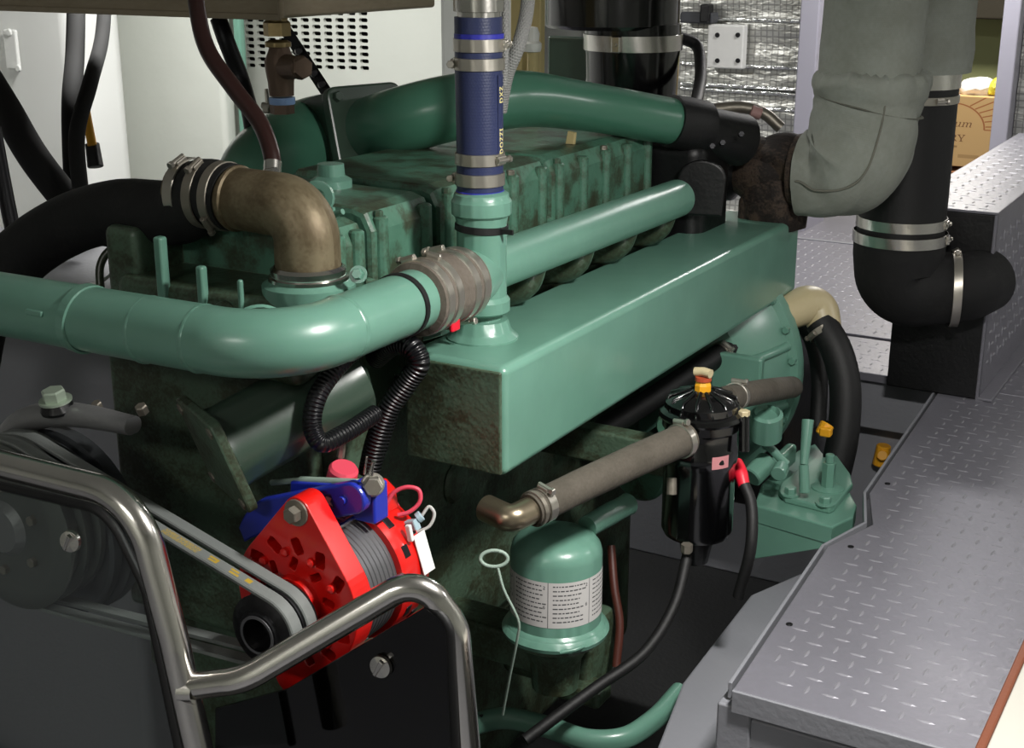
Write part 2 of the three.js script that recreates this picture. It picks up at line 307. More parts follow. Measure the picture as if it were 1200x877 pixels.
// ================================================================ THE SETTING
const YF = 0.66;                                   // walkway / after deck level
const ZB = -4.55;                                  // after bulkhead
const RX0 = -3.7, RX1 = 1.7, RZ0 = -6.6, RZ1 = 1.4, CEIL = 2.1;
structure('floor', [box(-1, 0.02, -2.6, 5.6, 0.06, 8.2, 0.002)], M.bilge, 'bilge floor under the engine, coloured near black in place of shade');
structure('ceiling', [box(-1, CEIL + 0.04, -2.6, 5.6, 0.08, 8.2, 0.002)], M.ceiling, 'pale grey engine room ceiling');
structure('wall_left', [box(RX0 - 0.05, 1.2, -2.6, 0.1, 2.48, 8.2, 0.002)], M.white, 'white painted hull side behind the engine');
structure('wall_right', [box(RX1 + 0.05, 1.2, -2.6, 0.1, 2.48, 8.2, 0.002)], M.whiteWall, 'white painted engine room side');
structure('wall_front', [box(-1, 1.2, RZ1 + 0.05, 5.6, 2.48, 0.1, 0.002)], M.whiteWall, 'white painted forward bulkhead');
structure('wall_store_room', [box(-1, 1.2, RZ0 - 0.05, 5.6, 2.48, 0.1, 0.002)], M.olive, 'olive green wall of the room beyond the doorway');
// after bulkhead with a doorway between two lilac grey posts
const fL0 = at(941, 120, { z: ZB }).x, fL1 = at(963, 120, { z: ZB }).x, fR0 = at(1171, 120, { z: ZB }).x, fR1 = at(1191, 120, { z: ZB }).x;
const wb = structure('wall_back', [boxAt(V(-2.6, 0.05, ZB - 0.08), V(fL0, CEIL, ZB), 0.002), boxAt(V(fR1, 0.05, ZB - 0.08), V(RX1, CEIL, ZB), 0.002), boxAt(V(RX0, 0.05, ZB - 0.08), V(-2.6, CEIL, ZB), 0.002), boxAt(V(fL0, 1.92, ZB - 0.08), V(fR1, CEIL, ZB), 0.002), boxAt(V(fL0, 0.05, ZB - 0.08), V(fR1, YF - 0.01, ZB), 0.002)], M.whiteWall, 'after bulkhead behind the engine');
structure('floor_forward', [boxAt(V(-3.6, 0.2, -0.62), V(1.6, 0.24, 1.35), 0.003)], M.greyPaint, 'grey deck in front of the engine');
// foil faced insulation: overlapping sheets joined by tape
{
  const sheet = (x0, x1) => {
    const g = new THREE.PlaneGeometry(x1 - x0, 1.9, 40, 90); const p = g.attributes.position;
    for (let i = 0; i < p.count; i++) { const x = p.getX(i), y = p.getY(i); p.setZ(i, 0.012 * fbm(x * 7 + 50, y * 16 + 50, 4096, 301, 3) + 0.006 * Math.abs(Math.sin(y * 34 + 2 * fbm(x * 3 + 9, y + 9, 4096, 305, 2)))); }
    g.translate((x0 + x1) / 2, 1.4, ZB + 0.006); g.computeVertexNormals(); return boxUV(norm(g));
  };
  part('foil_insulation', [sheet(-2.3, fL0 - 0.002)], M.foil, wb, 'crinkled silver foil insulation');
  part('foil_insulation', [sheet(fR1 + 0.002, 0.6)], M.foil, wb, 'crinkled silver foil insulation');
  for (const v of [22, 76, 100, 106, 124]) { const a = at(800, v, { z: ZB }), b = at(941, v + 1, { z: ZB }); part('foil_tape', box((a.x + b.x) / 2, (a.y + b.y) / 2, ZB + 0.024, b.x - a.x, 0.014, 0.012, 0.005), M.foilTape, wb, 'bright foil tape strip'); }
}
for (const [n, x0, x1] of [['trim_1', fL0, fL1], ['trim_2', fR0, fR1]]) structure(n, [boxAt(V(x0, YF - 0.02, ZB - 0.12), V(x1, 1.95, ZB + 0.09), 0.006)], M.frame, n === 'trim_1' ? 'lilac grey door post beside the foil insulation' : 'lilac grey door post beside the cardboard box');
// after deck of tread plate with its dark forward face
const deckPoly = [[-2.2, 2.98], [-0.697, 2.98], [-0.5, 2.98], [0.9, 2.98], [0.9, 6.5], [-2.2, 6.5]];   // (x, -z)
const deckShape = new THREE.Shape(deckPoly.map(p => new THREE.Vector2(p[0], p[1]))), hatchAt = at(965, 388, { y: YF });
{ const hx = hatchAt.x, hz = -hatchAt.z; deckShape.holes.push(new THREE.Path([[hx - 0.03, hz - 0.012], [hx + 0.26, hz - 0.012], [hx + 0.26, hz + 0.012], [hx - 0.03, hz + 0.012]].map(p => new THREE.Vector2(p[0], p[1])))); }
const fl2 = structure('floor_after_deck', [extr(deckShape, 0.02, V(0, YF - 0.02, 0), V(1, 0, 0), V(0, 0, -1), 0.002)], M.plate, 'grey tread plate deck behind the engine');
stuffPart('tread_pattern', lugs([[-1.9, 3.0], [0.0, 3.0], [0.0, 4.5], [-1.9, 4.5]], V(0, YF, 0), V(1, 0, 0), V(0, 0, -1), 0.034, 0.0125, 0.003, 0.0012, (u, w) => Math.abs(w + hatchAt.z) < 0.026 && u > hatchAt.x - 0.05 && u < hatchAt.x + 0.28), M.lug, fl2, 'raised tread lugs');
part('deck_beam', boxAt(V(-2.2, YF - 0.14, -3.06), V(0.9, YF - 0.022, -3.0), 0.004), M.greyPaint, fl2, 'grey edge beam');
part('bulkhead_plate', boxAt(V(-2.2, 0.05, -3.1), V(0.9, YF - 0.15, -3.05), 0.004), M.greyPaint, fl2, 'grey plate below the deck');
part('deck_seam', boxAt(V(-1.8, YF - 0.001, -4.34), V(-0.6, YF + 0.003, -4.32), 0.001), M.greyPaint, fl2, 'plate seam batten');
// walkway plate along the engine
const wEdge = [[855, 801], [964, 639], [1014, 612], [1013, 577], [1094, 460]].map(p => at(p[0], p[1], { y: YF }));
const wk = thing('walkway', 'grey tread plate walkway running along the right of the green engine', 'walkway', null);
{
  const inner = wEdge.map((p, i) => p.clone().add(V(i === 2 ? 0.014 : 0.009, 0, i === 2 ? 0.004 : 0)));
  const zf = wEdge[0].z, zb = -2.975;
  const pts = [...inner, V(inner[4].x, YF, zb), V(0.9, YF, zb), V(0.9, YF, zf + 0.012), V(inner[0].x, YF, zf + 0.012)];
  part('deck_plate', slab(pts, 0.008, 0.0015), M.plate, wk);
  stuffPart('tread_pattern', lugs(pts.map(p => [p.x + (p.x < 0 ? 0.012 : 0), -p.z]), V(0, YF, 0), V(1, 0, 0), V(0, 0, -1)), M.lug, wk, 'raised tread lugs');
  // rim: a lip bent round the inner edge
  const rim = [...wEdge, V(wEdge[4].x, YF, zb)];
  for (let i = 0; i < rim.length - 1; i++) {
    const a = rim[i], b = rim[i + 1], d = b.clone().sub(a), L = d.length(); d.normalize(); const n = V(-d.z, 0, d.x);
    part('edge_lip', extr([[0, -0.022], [L, -0.022], [L, 0.0005], [0, 0.0005]], 0.005, a.clone().addScaledVector(n, -0.002), d, upY, 0.001), M.greyPaint, wk, 'bent grey edge lip');
  }
  // front apron, frame tube and leg
  const z0 = zf + 0.014;
  part('front_apron', extr([[0, -0.032], [1.45, -0.032], [1.45, 0], [0, 0]], 0.005, V(wEdge[0].x + 0.01, YF, z0 - 0.002), V(1, 0, 0), upY, 0.001), M.greyPaint, wk);
  part('frame_tube', boxAt(V(wEdge[0].x + 0.03, YF - 0.085, z0 - 0.05), V(0.9, YF - 0.04, z0 - 0.006), 0.004), M.greyPaint, wk);
  part('leg', boxAt(V(wEdge[0].x - 0.012, 0.502, z0 - 0.055), V(wEdge[0].x + 0.036, YF - 0.026, z0 - 0.002), 0.004), M.greyPaint, wk);
  part('leg', boxAt(V(0.5, 0.05, z0 - 0.055), V(0.55, YF - 0.026, z0 - 0.002), 0.004), M.greyPaint, wk);
  part('leg', boxAt(V(0.5, 0.05, zb + 0.02), V(0.55, YF - 0.026, zb + 0.07), 0.004), M.greyPaint, wk);
  part('support_beam', boxAt(V(-0.5, YF - 0.06, zb + 0.01), V(0.9, YF - 0.009, zb + 0.05), 0.004), M.greyPaint, wk);
  for (const p of [[1040, 568], [997, 642], [925, 733]]) part('screw', cyl(at(p[0], p[1], { y: YF - 0.001 }), at(p[0], p[1], { y: YF - 0.001 }).add(V(0, 0.0025, 0)), 0.005, 0.005, 12), M.darkSteel, wk, 'dark countersunk screw');
}
// engine bed beside the walkway
{
  const p = [[740, 960], [770, 877], [800, 800], [880, 697], [938, 672], [1010, 690]].map(q => at(q[0], q[1], { y: 0.5 }));
  const o = [...p, V(-0.5, 0.5, p[5].z), V(-0.5, 0.5, p[0].z)];
  single('engine_bed', 'grey painted engine bed girder below the walkway edge', 'girder', slab(o, 0.44, 0.004), M.greyPaint);
}
// steel trunk that the exhaust hose enters
{
  const t = thing('steel_casing', 'tall grey tread plate casing that the black exhaust hose enters', 'casing');
  const x0 = -0.72, x1 = -0.522, z0 = -2.9, z1 = -4.2, y1 = 1.062;
  part('end_plate', box((x0 + x1) / 2, (YF + y1) / 2, z0 - 0.012, x1 - x0, y1 - YF, 0.012, 0.004), M.blackPaint, t, 'black end plate');
  part('side_plate', box(x1 - 0.003, (YF + y1) / 2, (z0 + z1) / 2, 0.006, y1 - YF, z0 - z1, 0.002), M.plate, t);
  part('side_plate', box(x0 + 0.003, (YF + y1) / 2, (z0 + z1) / 2 - 0.01, 0.006, y1 - YF, z0 - z1 - 0.03, 0.002), M.plate, t);
  part('top_plate', box((x0 + x1) / 2, y1 + 0.003, (z0 + z1) / 2, x1 - x0 + 0.004, 0.006, z0 - z1, 0.002), M.plate, t);
  part('foot_flange', box(x1 + 0.014, YF + 0.004, (z0 + z1) / 2, 0.03, 0.006, z0 - z1, 0.002), M.plate, t);
  stuffPart('tread_pattern', [lugs([[-z0 + 0.01, YF + 0.02], [-z1, YF + 0.02], [-z1, y1 - 0.01], [-z0 + 0.01, y1 - 0.01]], V(x1, 0, 0), V(0, 0, -1), V(0, 1, 0), 0.034, 0.0135, 0.004, 0.0024), lugs([[x0 + 0.01, -z0 + 0.01], [x1 - 0.005, -z0 + 0.01], [x1 - 0.005, -z1], [x0 + 0.01, -z1]], V(0, y1 + 0.006, 0), V(1, 0, 0), V(0, 0, -1), 0.034)], M.lug, t, 'raised tread lugs');
}
// white board with a varnished edge, lying on the walkway
{
  const a = at(1200, 735, { y: YF + 0.04 }), b = at(1143, 880, { y: YF + 0.04 });
  const x = (a.x + b.x) / 2 + 0.004, t = thing('locker_board', 'white laminate board with a varnished wood edge lying on the walkway', 'board');
  part('board', box(x + 0.26, YF + 0.022, -1.62, 0.5, 0.036, 0.9, 0.003), S({ color: 0xb4b1a8, roughness: 0.5 }), t);
  part('edge_strip', box(x + 0.004, YF + 0.0225, -1.62, 0.012, 0.037, 0.9, 0.003), M.wood, t, 'reddish varnished wood edging');
}
// louvred white panel in front of the hull side
{
  const Z = -3.6, c0 = at(285, 76, { z: Z }), c11 = at(430, 79.5, { z: Z }), pitch = (c11.x - c0.x) / 11, rowp = (at(428, 15, { z: Z }).y - at(428, 79, { z: Z }).y) / 8;
  const x0 = at(268, 60, { z: Z }).x, x1 = at(520, 60, { z: Z }).x, y0 = 0.5, y1 = CEIL;
  const s = new THREE.Shape([[x0, y0], [x1, y0], [x1, y1], [x0, y1]].map(p => new THREE.Vector2(...p)));
  for (let r = -1; r < 12; r++) for (let c = 0; c < 12; c++) {
    const cx = c0.x + c * pitch, cy = at(285, 76, { z: Z }).y + (c11.y - c0.y) * c / 11 + (r) * rowp, w = pitch * 0.36, h = rowp * 0.30; if (r < 0) continue;
    const p = new THREE.Path(); p.moveTo(cx - w + h, cy - h); p.lineTo(cx + w - h, cy - h); p.absarc(cx + w - h, cy, h, -Math.PI / 2, Math.PI / 2, false); p.lineTo(cx - w + h, cy + h); p.absarc(cx - w + h, cy, h, Math.PI / 2, 1.5 * Math.PI, false); s.holes.push(p);
  }
  const t = thing('vent_panel', 'white wall panel with rows of black vent slots', 'panel');
  part('slotted_sheet', extr(s, 0.012, V(0, 0, Z), V(1, 0, 0), upY, 0.0, 5), M.whiteWall, t);
  part('slot_dark_backing', box((c0.x + c11.x) / 2, c0.y + 0.25, Z - 0.05, c11.x - c0.x + 0.2, 0.9, 0.02, 0.002), M.blackVoid, t, 'black sheet standing for the dark depth behind the slots');  // flat black sheet, its colour stands for the shade inside the slots
  part('side_return', boxAt(V(x1 - 0.012, y0, Z - 0.55), V(x1, y1, Z - 0.001), 0.002), M.whiteWall, t);
  part('foot', boxAt(V(x0, 0.05, Z - 0.04), V(x1, y0 + 0.01, Z + 0.001), 0.003), M.whiteWall, t);
}
{ // white locker left of it
  const Z = -3.3, x0 = at(108, 120, { z: Z }).x, x1 = at(262, 120, { z: Z }).x;
  const t = thing('white_locker', 'white locker with a plain front behind the black hoses', 'locker');
  part('body', boxAt(V(x0, 0.05, Z - 0.06), V(x1, 1.98, Z), 0.018), M.whiteWall, t);
  part('corner_bead', cyl(V(x1 + 0.028, 0.3, Z - 0.06), V(x1 + 0.028, 2.0, Z - 0.06), 0.017, 0.017, 12), M.green, t, 'green painted pipe along the corner');
  const b = at(118, 186, { z: Z + 0.03 });
  part('latch', [lathe([[0, 0], [0.022, 0], [0.024, 0.01], [0.02, 0.02], [0, 0.024]], b, V(0, 0, 1), 20), box(b.x + 0.005, b.y - 0.035, b.z + 0.008, 0.03, 0.03, 0.016, 0.005)], M.band, t, 'chrome latch knob');
  const t2 = thing('hull_frame', 'bright white moulded hull frame at the far side', 'frame');
  const zz = -2.95; const a0 = at(-120, 120, { z: zz }).x, a1 = at(92, 120, { z: zz }).x;
  part('moulding', boxAt(V(a0, 0.05, zz - 0.22), V(a1, 2.095, zz), 0.06), M.white, t2);
  const h = at(14, 58, { z: zz + 0.012 });
  part('hinge_plate', box(h.x, h.y, h.z, 0.058, 0.12, 0.014, 0.008), M.white, t2);
  for (const [u, v] of [[11, 38], [22, 80]]) part('hinge_screw', lathe([[0, 0], [0.012, 0], [0.009, 0.006], [0, 0.008]], at(u, v, { z: zz + 0.019 }), V(0, 0, 1), 16), M.white, t2);
}
// white plate with four screws on the foil
{
  const Z = ZB + 0.05, a = at(832, 28, { z: Z }), b = at(872, 81, { z: Z }), t = thing('cover_plate', 'white square cover plate with four screws on the foil insulation', 'plate');
  part('plate', boxAt(V(a.x, b.y, Z - 0.02), V(b.x, a.y, Z + 0.02), 0.006), M.whitePlastic, t);
  for (const [u, v] of [[841, 41], [865, 41], [841, 71], [865, 71]]) part('screw', cyl(at(u, v, { z: Z + 0.019 }), at(u, v, { z: Z + 0.019 }).add(V(0, 0, 0.006)), 0.008, 0.008, 14), M.darkSteel, t, 'dark round screw head');
  part('standoff', boxAt(V(a.x + 0.02, b.y + 0.02, ZB), V(b.x - 0.02, a.y - 0.02, Z - 0.018), 0.003), M.greyDark, t);
}
// the store room beyond the doorway
{
  const Z = -5.62, p0 = at(1085, 212, { y: YF }), t = thing('cardboard_box', 'brown cardboard carton with red sunburst print behind the doorway', 'box');
  const xa = at(1080, 200, { z: Z }).x, xb = at(1186, 200, { z: Z }).x, yt = at(1140, 113, { z: Z }).y;
  const w = xb - xa, h = yt - YF;
  part('carton', box((xa + xb) / 2, YF + h / 2 + 0.04, Z - 0.16, w, h - 0.08, 0.32, 0.004), M.card, t);
  part('tray', box((xa + xb) / 2, YF + 0.03, Z - 0.16, w + 0.012, 0.06, 0.34, 0.003), M.cardDark, t, 'darker brown carton base');
  const tex = canvasTex(512, 512, (g, W0, H0) => {
    g.fillStyle = '#c2a06e'; g.fillRect(0, 0, W0, H0); g.strokeStyle = '#9a5f38'; g.fillStyle = '#9a5f38'; g.lineWidth = 9;
    g.beginPath(); g.arc(150, 235, 185, -Math.PI / 2, 0); g.stroke();
    g.lineWidth = 8; g.beginPath(); g.moveTo(335, 235); g.lineTo(505, 235); g.stroke();
    for (let k = 0; k < 6; k++) { const a = -0.12 - k * 0.19; g.beginPath(); g.moveTo(150 + 192 * Math.cos(a), 235 + 192 * Math.sin(a)); g.lineTo(150 + 390 * Math.cos(a * 0.8), 235 + 390 * Math.sin(a * 0.8)); g.stroke(); }
    g.fillStyle = '#6d4a30'; g.font = 'italic 66px serif'; g.textAlign = 'right'; g.fillText('um', 262, 222); g.font = '72px serif'; g.fillText('RY', 232, 330);
    g.fillStyle = '#a8875a'; g.fillRect(200, 425, 120, 26); g.fillStyle = '#93714a'; g.fillRect(120, 362, 70, 14);
  });
  const pg = new THREE.PlaneGeometry(w * 0.99, (h - 0.08) * 0.98); pg.translate((xa + xb) / 2, YF + h / 2 + 0.04, Z + 0.0015);
  part('printed_face', norm(pg), S({ map: tex, roughness: 0.9 }), t, 'printed carton face with lettering and sunburst');
  const s = at(1148, 112, { z: Z - 0.08 });
  const bg = thing('white_bag', 'crumpled white and yellow bag on top of the cardboard carton', 'bag');
  const lump = (cx, cy, cz, a, b, c, sd) => { const g = new THREE.IcosahedronGeometry(1, 4); const p = g.attributes.position; for (let i = 0; i < p.count; i++) { const k = 0.85 + 0.4 * fbm(p.getX(i) * 2 + 9, p.getY(i) * 2 + p.getZ(i) + 9, 4096, sd, 3); p.setXYZ(i, p.getX(i) * a * k + cx, Math.max(-0.5, p.getY(i)) * b * k + cy, p.getZ(i) * c * k + cz); } g.computeVertexNormals(); return boxUV(norm(g)); };
  part('bag', lump(s.x - 0.01, yt + 0.022, Z - 0.1, 0.075, 0.045, 0.06, 401), M.whitePlastic, bg);
  part('yellow_panel', lump(s.x + 0.06, yt + 0.026, Z - 0.09, 0.035, 0.042, 0.05, 405), S({ color: 0xc8c03a, roughness: 0.5 }), bg, 'yellow print');
  const sh = at(1130, 0, { z: -6.3 }), sb = at(1130, 22, { z: -6.3 });
  single('store_shelf', 'dark brown cupboard on the olive wall of the room beyond', 'cupboard', [boxAt(V(sh.x - 1.2, sb.y, -6.55), V(sh.x + 0.7, 2.05, -6.3), 0.01)], M.oliveDark);
}
// lamps: a housing, a glowing diffuser and an area light of the same size
LAMPS.forEach(([x, y, z, w, d, I, col], i) => {
  const t = thing('ceiling_lamp', ['flat white lamp hung on rods above the walkway', 'flat white ceiling lamp above the hull side', 'flat white ceiling lamp above the after deck', 'flat white ceiling lamp in the room beyond the doorway', 'flat white ceiling lamp over the forward deck', 'flat white ceiling lamp beside the tread plate casing'][i], 'lamp');
  part('housing', boxAt(V(x - w / 2 - 0.02, y + 0.012, z - d / 2 - 0.02), V(x + w / 2 + 0.02, Math.min(CEIL, y + 0.13), z + d / 2 + 0.02), 0.006), M.whitePlastic, t);
  if (y < CEIL - 0.2) for (const k of [-0.1, 0.1]) part('hanging_rod', cyl(V(x + k, y + 0.12, z), V(x + k, CEIL, z), 0.008), M.steel, t);
  part('diffuser', box(x, y + 0.008, z, w, 0.008, d, 0.002), S({ color: 0xffffff, emissive: new THREE.Color().setRGB(...col), emissiveIntensity: 8, roughness: 0.5 }), t, 'glowing diffuser');
  const L = new THREE.RectAreaLight(new THREE.Color().setRGB(...col), I, w, d); L.position.set(x, y - 0.002, z); L.rotation.x = -Math.PI / 2; L.name = 'lamp_light'; scene.add(L);
});

// ================================================================ THE ENGINE
const X1 = V(1, 0, 0), Z1 = V(0, 0, 1), NX = V(-1, 0, 0), NZ = V(0, 0, -1), DN = V(0, -1, 0);
M.block = PH({ map: T.greenOily, roughness: 0.5, clearcoat: 0.15, clearcoatRoughness: 0.4, bumpMap: T.fine, bumpScale: 0.001 });
const eng = thing('diesel_engine', 'large green six cylinder marine diesel engine', 'engine');
{
  // block, head, sump
  const blk = part('engine_block', [box(-1.25, 0.83, -1.88, 0.38, 0.62, 1.04, 0.01)], M.block, eng, 'oily green engine block');
  for (let k = 0; k < 6; k++) part('core_plug', lathe([[0, 0], [0.03, 0], [0.034, 0.004], [0.028, 0.008], [0, 0.004]], V(-1.062, 0.80, -1.5 - k * 0.16), X1, 20), M.block, blk);
  part('sump', [box(-1.25, 0.36, -1.88, 0.34, 0.34, 1.0, 0.03)], M.block, eng, 'oily green sump');
  part('cylinder_head', [box(-1.2, 1.12, -1.86, 0.3, 0.1, 1.0, 0.01)], M.greenDirty, eng);
  // rocker covers with rounded tops and bolt bosses
  const covers = [[-1.345, -1.43, 1.255, -1.045], [-1.45, -1.60, 1.262, -1.052], [-1.615, -1.935, 1.268, -1.05], [-1.95, -2.34, 1.266, -1.05]];
  for (const [z0, z1, y, xr] of covers) {
    const s = [[-1.34, 1.15], [xr, 1.15], [xr, y - 0.03], [xr - 0.012, y - 0.006], [xr - 0.03, y], [-1.31, y + 0.004], [-1.34, y - 0.03]];
    const c = part('rocker_cover', extr(s, z0 - z1, V(0, 0, z1), X1, upY, 0.008), M.greenDirty, eng, 'green rocker cover with oily brown film');
    const L = z0 - z1, nb = Math.max(2, Math.round(L / 0.075));
    for (let k = 0; k < nb; k++) {
      const z = z0 - 0.022 - (L - 0.044) * k / (nb - 1);
      part('bolt_boss', [cyl(V(xr - 0.001, 1.15, z), V(xr - 0.001, y - 0.012, z), 0.011, 0.0105, 14, 0.25)], M.greenDirty, c);
      if (k % 2 === 0) part('bolt', hexGeo(V(xr - 0.004, y - 0.014, z), upY, 0.0065, 0.009), k % 4 ? M.bandDull : M.greenDirty, c);
    }
  }
  part('filler_neck', [lathe([[0, 0], [0.03, 0], [0.03, 0.012], [0.02, 0.018], [0.019, 0.035], [0.0, 0.037]], V(-1.2, 1.262, -1.56), upY, 24)], M.green, eng);
  part('lifting_eye', [lathe([[0.012, -0.004], [0.022, -0.004], [0.022, 0.004], [0.012, 0.004], [0.012, -0.004]], at(372, 232, { z: -1.37 }), V(0.3, 0.2, 1), 20)], M.green, eng);
  part('drain_cock', [cyl(at(378, 256, { z: -1.36 }), at(402, 248, { z: -1.36 }), 0.005, 0.004, 10), cyl(at(390, 254, { z: -1.36 }), at(390, 243, { z: -1.36 }), 0.004, 0.003, 10), cyl(at(372, 250, { z: -1.36 }), at(380, 258, { z: -1.36 }), 0.009, 0.008, 12)], M.green, eng);

  // header box (heat exchanger) on the near side
  const hx = part('header_box', [box(-0.9215, 1.002, -2.024, 0.157, 0.152, 1.164, 0.012, 4)], M.green, eng, 'long glossy green rectangular cooler box');
  part('end_cover', [box(-0.9215, 1.0005, -1.441, 0.148, 0.142, 0.006, 0.003, 3)], M.greenOily, hx, 'oily dark end face');
  part('neck', lathe([[0.05, 0], [0.05, 0.004], [0.043, 0.010], [0.040, 0.014], [0.037, 0.024], [0.035, 0.028], [0.026, 0.029], [0.026, 0.04], [0.0, 0.04]], V(-0.944, 1.076, -1.553), upY, 40), M.green, hx);
  for (const z of [-1.7, -2.0, -2.3]) part('mounting_bracket', [box(-1.015, 0.99, z, 0.08, 0.06, 0.05, 0.008)], M.block, hx);

  // tee, pipe back along the manifold, pipe forward and across the front
  const tee = part('tee_fitting', [
    lathe([[0.0, 0.002], [0.035, 0.002], [0.0385, 0.005], [0.0385, 0.02], [0.034, 0.026], [0.034, 0.125], [0.036, 0.135], [0.0405, 0.139], [0.041, 0.156], [0.038, 0.160], [0.037, 0.166], [0.03, 0.17], [0, 0.17]], V(-0.944, 1.112, -1.553), upY, 40),
    sweep([V(-0.944, 1.167, -1.553), V(-0.944, 1.167, -1.49)], t => 0.034 + 0.012 * Math.min(1, t * 2.2), 32)], M.green, eng, 'green cast tee fitting');
  part('cable_tie', lathe([[0.0345, -0.005], [0.0365, -0.004], [0.0365, 0.004], [0.0345, 0.005]], V(-0.944, 1.232, -1.553), V(0.05, 1, -0.03), 32), M.rubber, tee, 'black cable tie');
  part('tie_tail', box(-0.915, 1.231, -1.545, 0.05, 0.007, 0.003, 0.001), M.rubber, tee, 'black cable tie tail');
  const mp = sweep(fillet([V(-0.95, 1.169, -1.56), V(-0.952, 1.163, -2.235)], 0.02), 0.0335, 32);
  const mpm = part('manifold_pipe', mp, M.green, eng, 'green pipe along the manifold');
  part('pipe_end', lathe([[0.0335, 0], [0.033, 0.006], [0.026, 0.014], [0, 0.018]], V(-0.952, 1.163, -2.234), NZ, 32), M.green, mpm);
  for (let k = 0; k < 4; k++) part('branch', sweep(smooth([V(-0.956, 1.15, -1.72 - k * 0.16), V(-0.975, 1.11, -1.72 - k * 0.16), V(-1.06, 1.09, -1.71 - k * 0.16)], 10), 0.022, 16), M.greenOily, mpm);
  const Yp = 1.167;
  const fp = part('coolant_pipe', sweep(fillet([V(-0.944, Yp, -1.45), V(-0.944, Yp, -1.125), V(-2.0, Yp + 0.005, -1.085)], 0.095, 16), 0.0395, 36), M.green, eng, 'thick green pipe bending across the front of the engine');
  const wring = (p, d, r = 0.0402, w = 0.006) => part('weld_seam', lathe([[r - 0.002, -w], [r, -w * 0.4], [r + 0.0006, 0], [r, w * 0.4], [r - 0.002, w]], p, d, 36), M.green, fp);
  wring(V(-0.944, Yp, -1.235), Z1); wring(V(-1.055, Yp, -1.121), X1); wring(V(-1.135, Yp, -1.118), X1); wring(V(-1.0, Yp, -1.155), V(0.8, 0, 0.7), 0.0395, 0.004);
  part('strap', lathe([[0.0395, -0.007], [0.0425, -0.006], [0.0425, 0.006], [0.0395, 0.007]], V(-1.232, Yp + 0.001, -1.114), V(1, -0.1, 0.04), 36), M.green, fp);
  part('name_lug', box(-1.275, Yp + 0.012, -1.074, 0.028, 0.007, 0.006, 0.002), M.green, fp);
  part('cable_tie', lathe([[0.0395, -0.005], [0.0415, -0.0045], [0.0415, 0.0045], [0.0395, 0.005]], V(-0.944, Yp, -1.355), V(0.1, 0, 1), 36), M.rubber, fp, 'black cable tie');
  // silicone coupling between pipe and tee
  const cp = thing('pipe_coupling', 'grey brown rubber coupling with metal band clamps between green pipe and tee', 'coupling');
  part('sleeve', lathe([[0.0395, 0], [0.0475, 0.002], [0.0475, 0.112], [0.046, 0.114], [0.035, 0.114]], V(-0.944, Yp, -1.388), NZ, 40), M.hoseBrown, cp);
  for (const [dz, dr] of [[0.014, V(-0.35, 1, 0)], [0.036, V(0.15, 1, 0)], [0.078, V(-0.3, 1, 0)], [0.1, V(0.25, -1, 0)]]) clamp(cp, V(-0.944, Yp, -1.388 - dz), Z1, 0.0476, 0.0135, M.band, dr);
  part('red_marker', box(-0.912, Yp - 0.037, -1.432, 0.006, 0.02, 0.02, 0.003), M.redBit, cp, 'red paint tag');

  // thermostat housing under the bronze elbow
  const th = part('thermostat_housing', [box(-1.17, 1.13, -1.31, 0.30, 0.11, 0.13, 0.014), box(-1.32, 1.16, -1.31, 0.06, 0.17, 0.1, 0.012)], M.greenOily, eng, 'dark green thermostat housing');
  part('outlet_flange', lathe([[0.0, -0.03], [0.05, -0.03], [0.058, 0], [0.058, 0.008], [0.05, 0.013], [0.046, 0.02], [0, 0.02]], V(-1.041, 1.188, -1.3), upY, 36), M.green, th);
  part('rib', box(-1.232, 1.20, -1.245, 0.014, 0.09, 0.014, 0.004), M.green, th);
  part('rib', box(-1.103, 1.17, -1.244, 0.007, 0.07, 0.007, 0.003), M.green, th);
  part('rib', box(-1.165, 1.19, -1.244, 0.012, 0.05, 0.012, 0.004), M.green, th);
  bolt(th, V(-1.13, 1.155, -1.246), Z1, 0.012, M.greenOily); bolt(th, V(-1.28, 1.15, -1.246), Z1, 0.01, M.greenOily);
  bolt(th, at(420, 322, { z: -1.3 }), V(0.4, 0.4, 1), 0.007, M.green);

  // dark green pump housing low at the front, tilted
  const pa = at(256, 530, { d: 1.69 }), pb = at(405, 447, { d: 1.76 }), pd = pb.clone().sub(pa).normalize();
  const pump = part('pump_housing', [lathe([[0, 0], [0.052, 0], [0.056, 0.006], [0.054, 0.02], [0.054, 0.17], [0.05, 0.2], [0.0, 0.22]], pa, pd, 40)], M.greenDark, eng, 'dark green water pump cylinder');
  const e1 = pd.clone().cross(upY).normalize(), e2 = e1.clone().cross(pd).normalize();
  const sq = new THREE.Shape(); sq.moveTo(-0.05, -0.066); sq.lineTo(0.05, -0.066); sq.quadraticCurveTo(0.066, -0.066, 0.066, -0.05); sq.lineTo(0.066, 0.05); sq.quadraticCurveTo(0.066, 0.066, 0.05, 0.066); sq.lineTo(-0.05, 0.066); sq.quadraticCurveTo(-0.066, 0.066, -0.066, 0.05); sq.lineTo(-0.066, -0.05); sq.quadraticCurveTo(-0.066, -0.066, -0.05, -0.066);
  part('end_flange', extr(sq, 0.014, pa.clone().addScaledVector(pd, 0.004), e1, e2, 0.003), M.block, pump);
  for (const [i, j] of [[1, 1], [-1, 1], [1, -1], [-1, -1]]) part('bolt', hexGeo(pa.clone().addScaledVector(e1, i * 0.052).addScaledVector(e2, j * 0.052).addScaledVector(pd, -0.012), pd, 0.008, 0.012), M.bandDull, pump);
  part('front_cover', [box(-1.26, 0.85, -1.35, 0.36, 0.42, 0.04, 0.012)], M.block, eng, 'oily green timing cover');

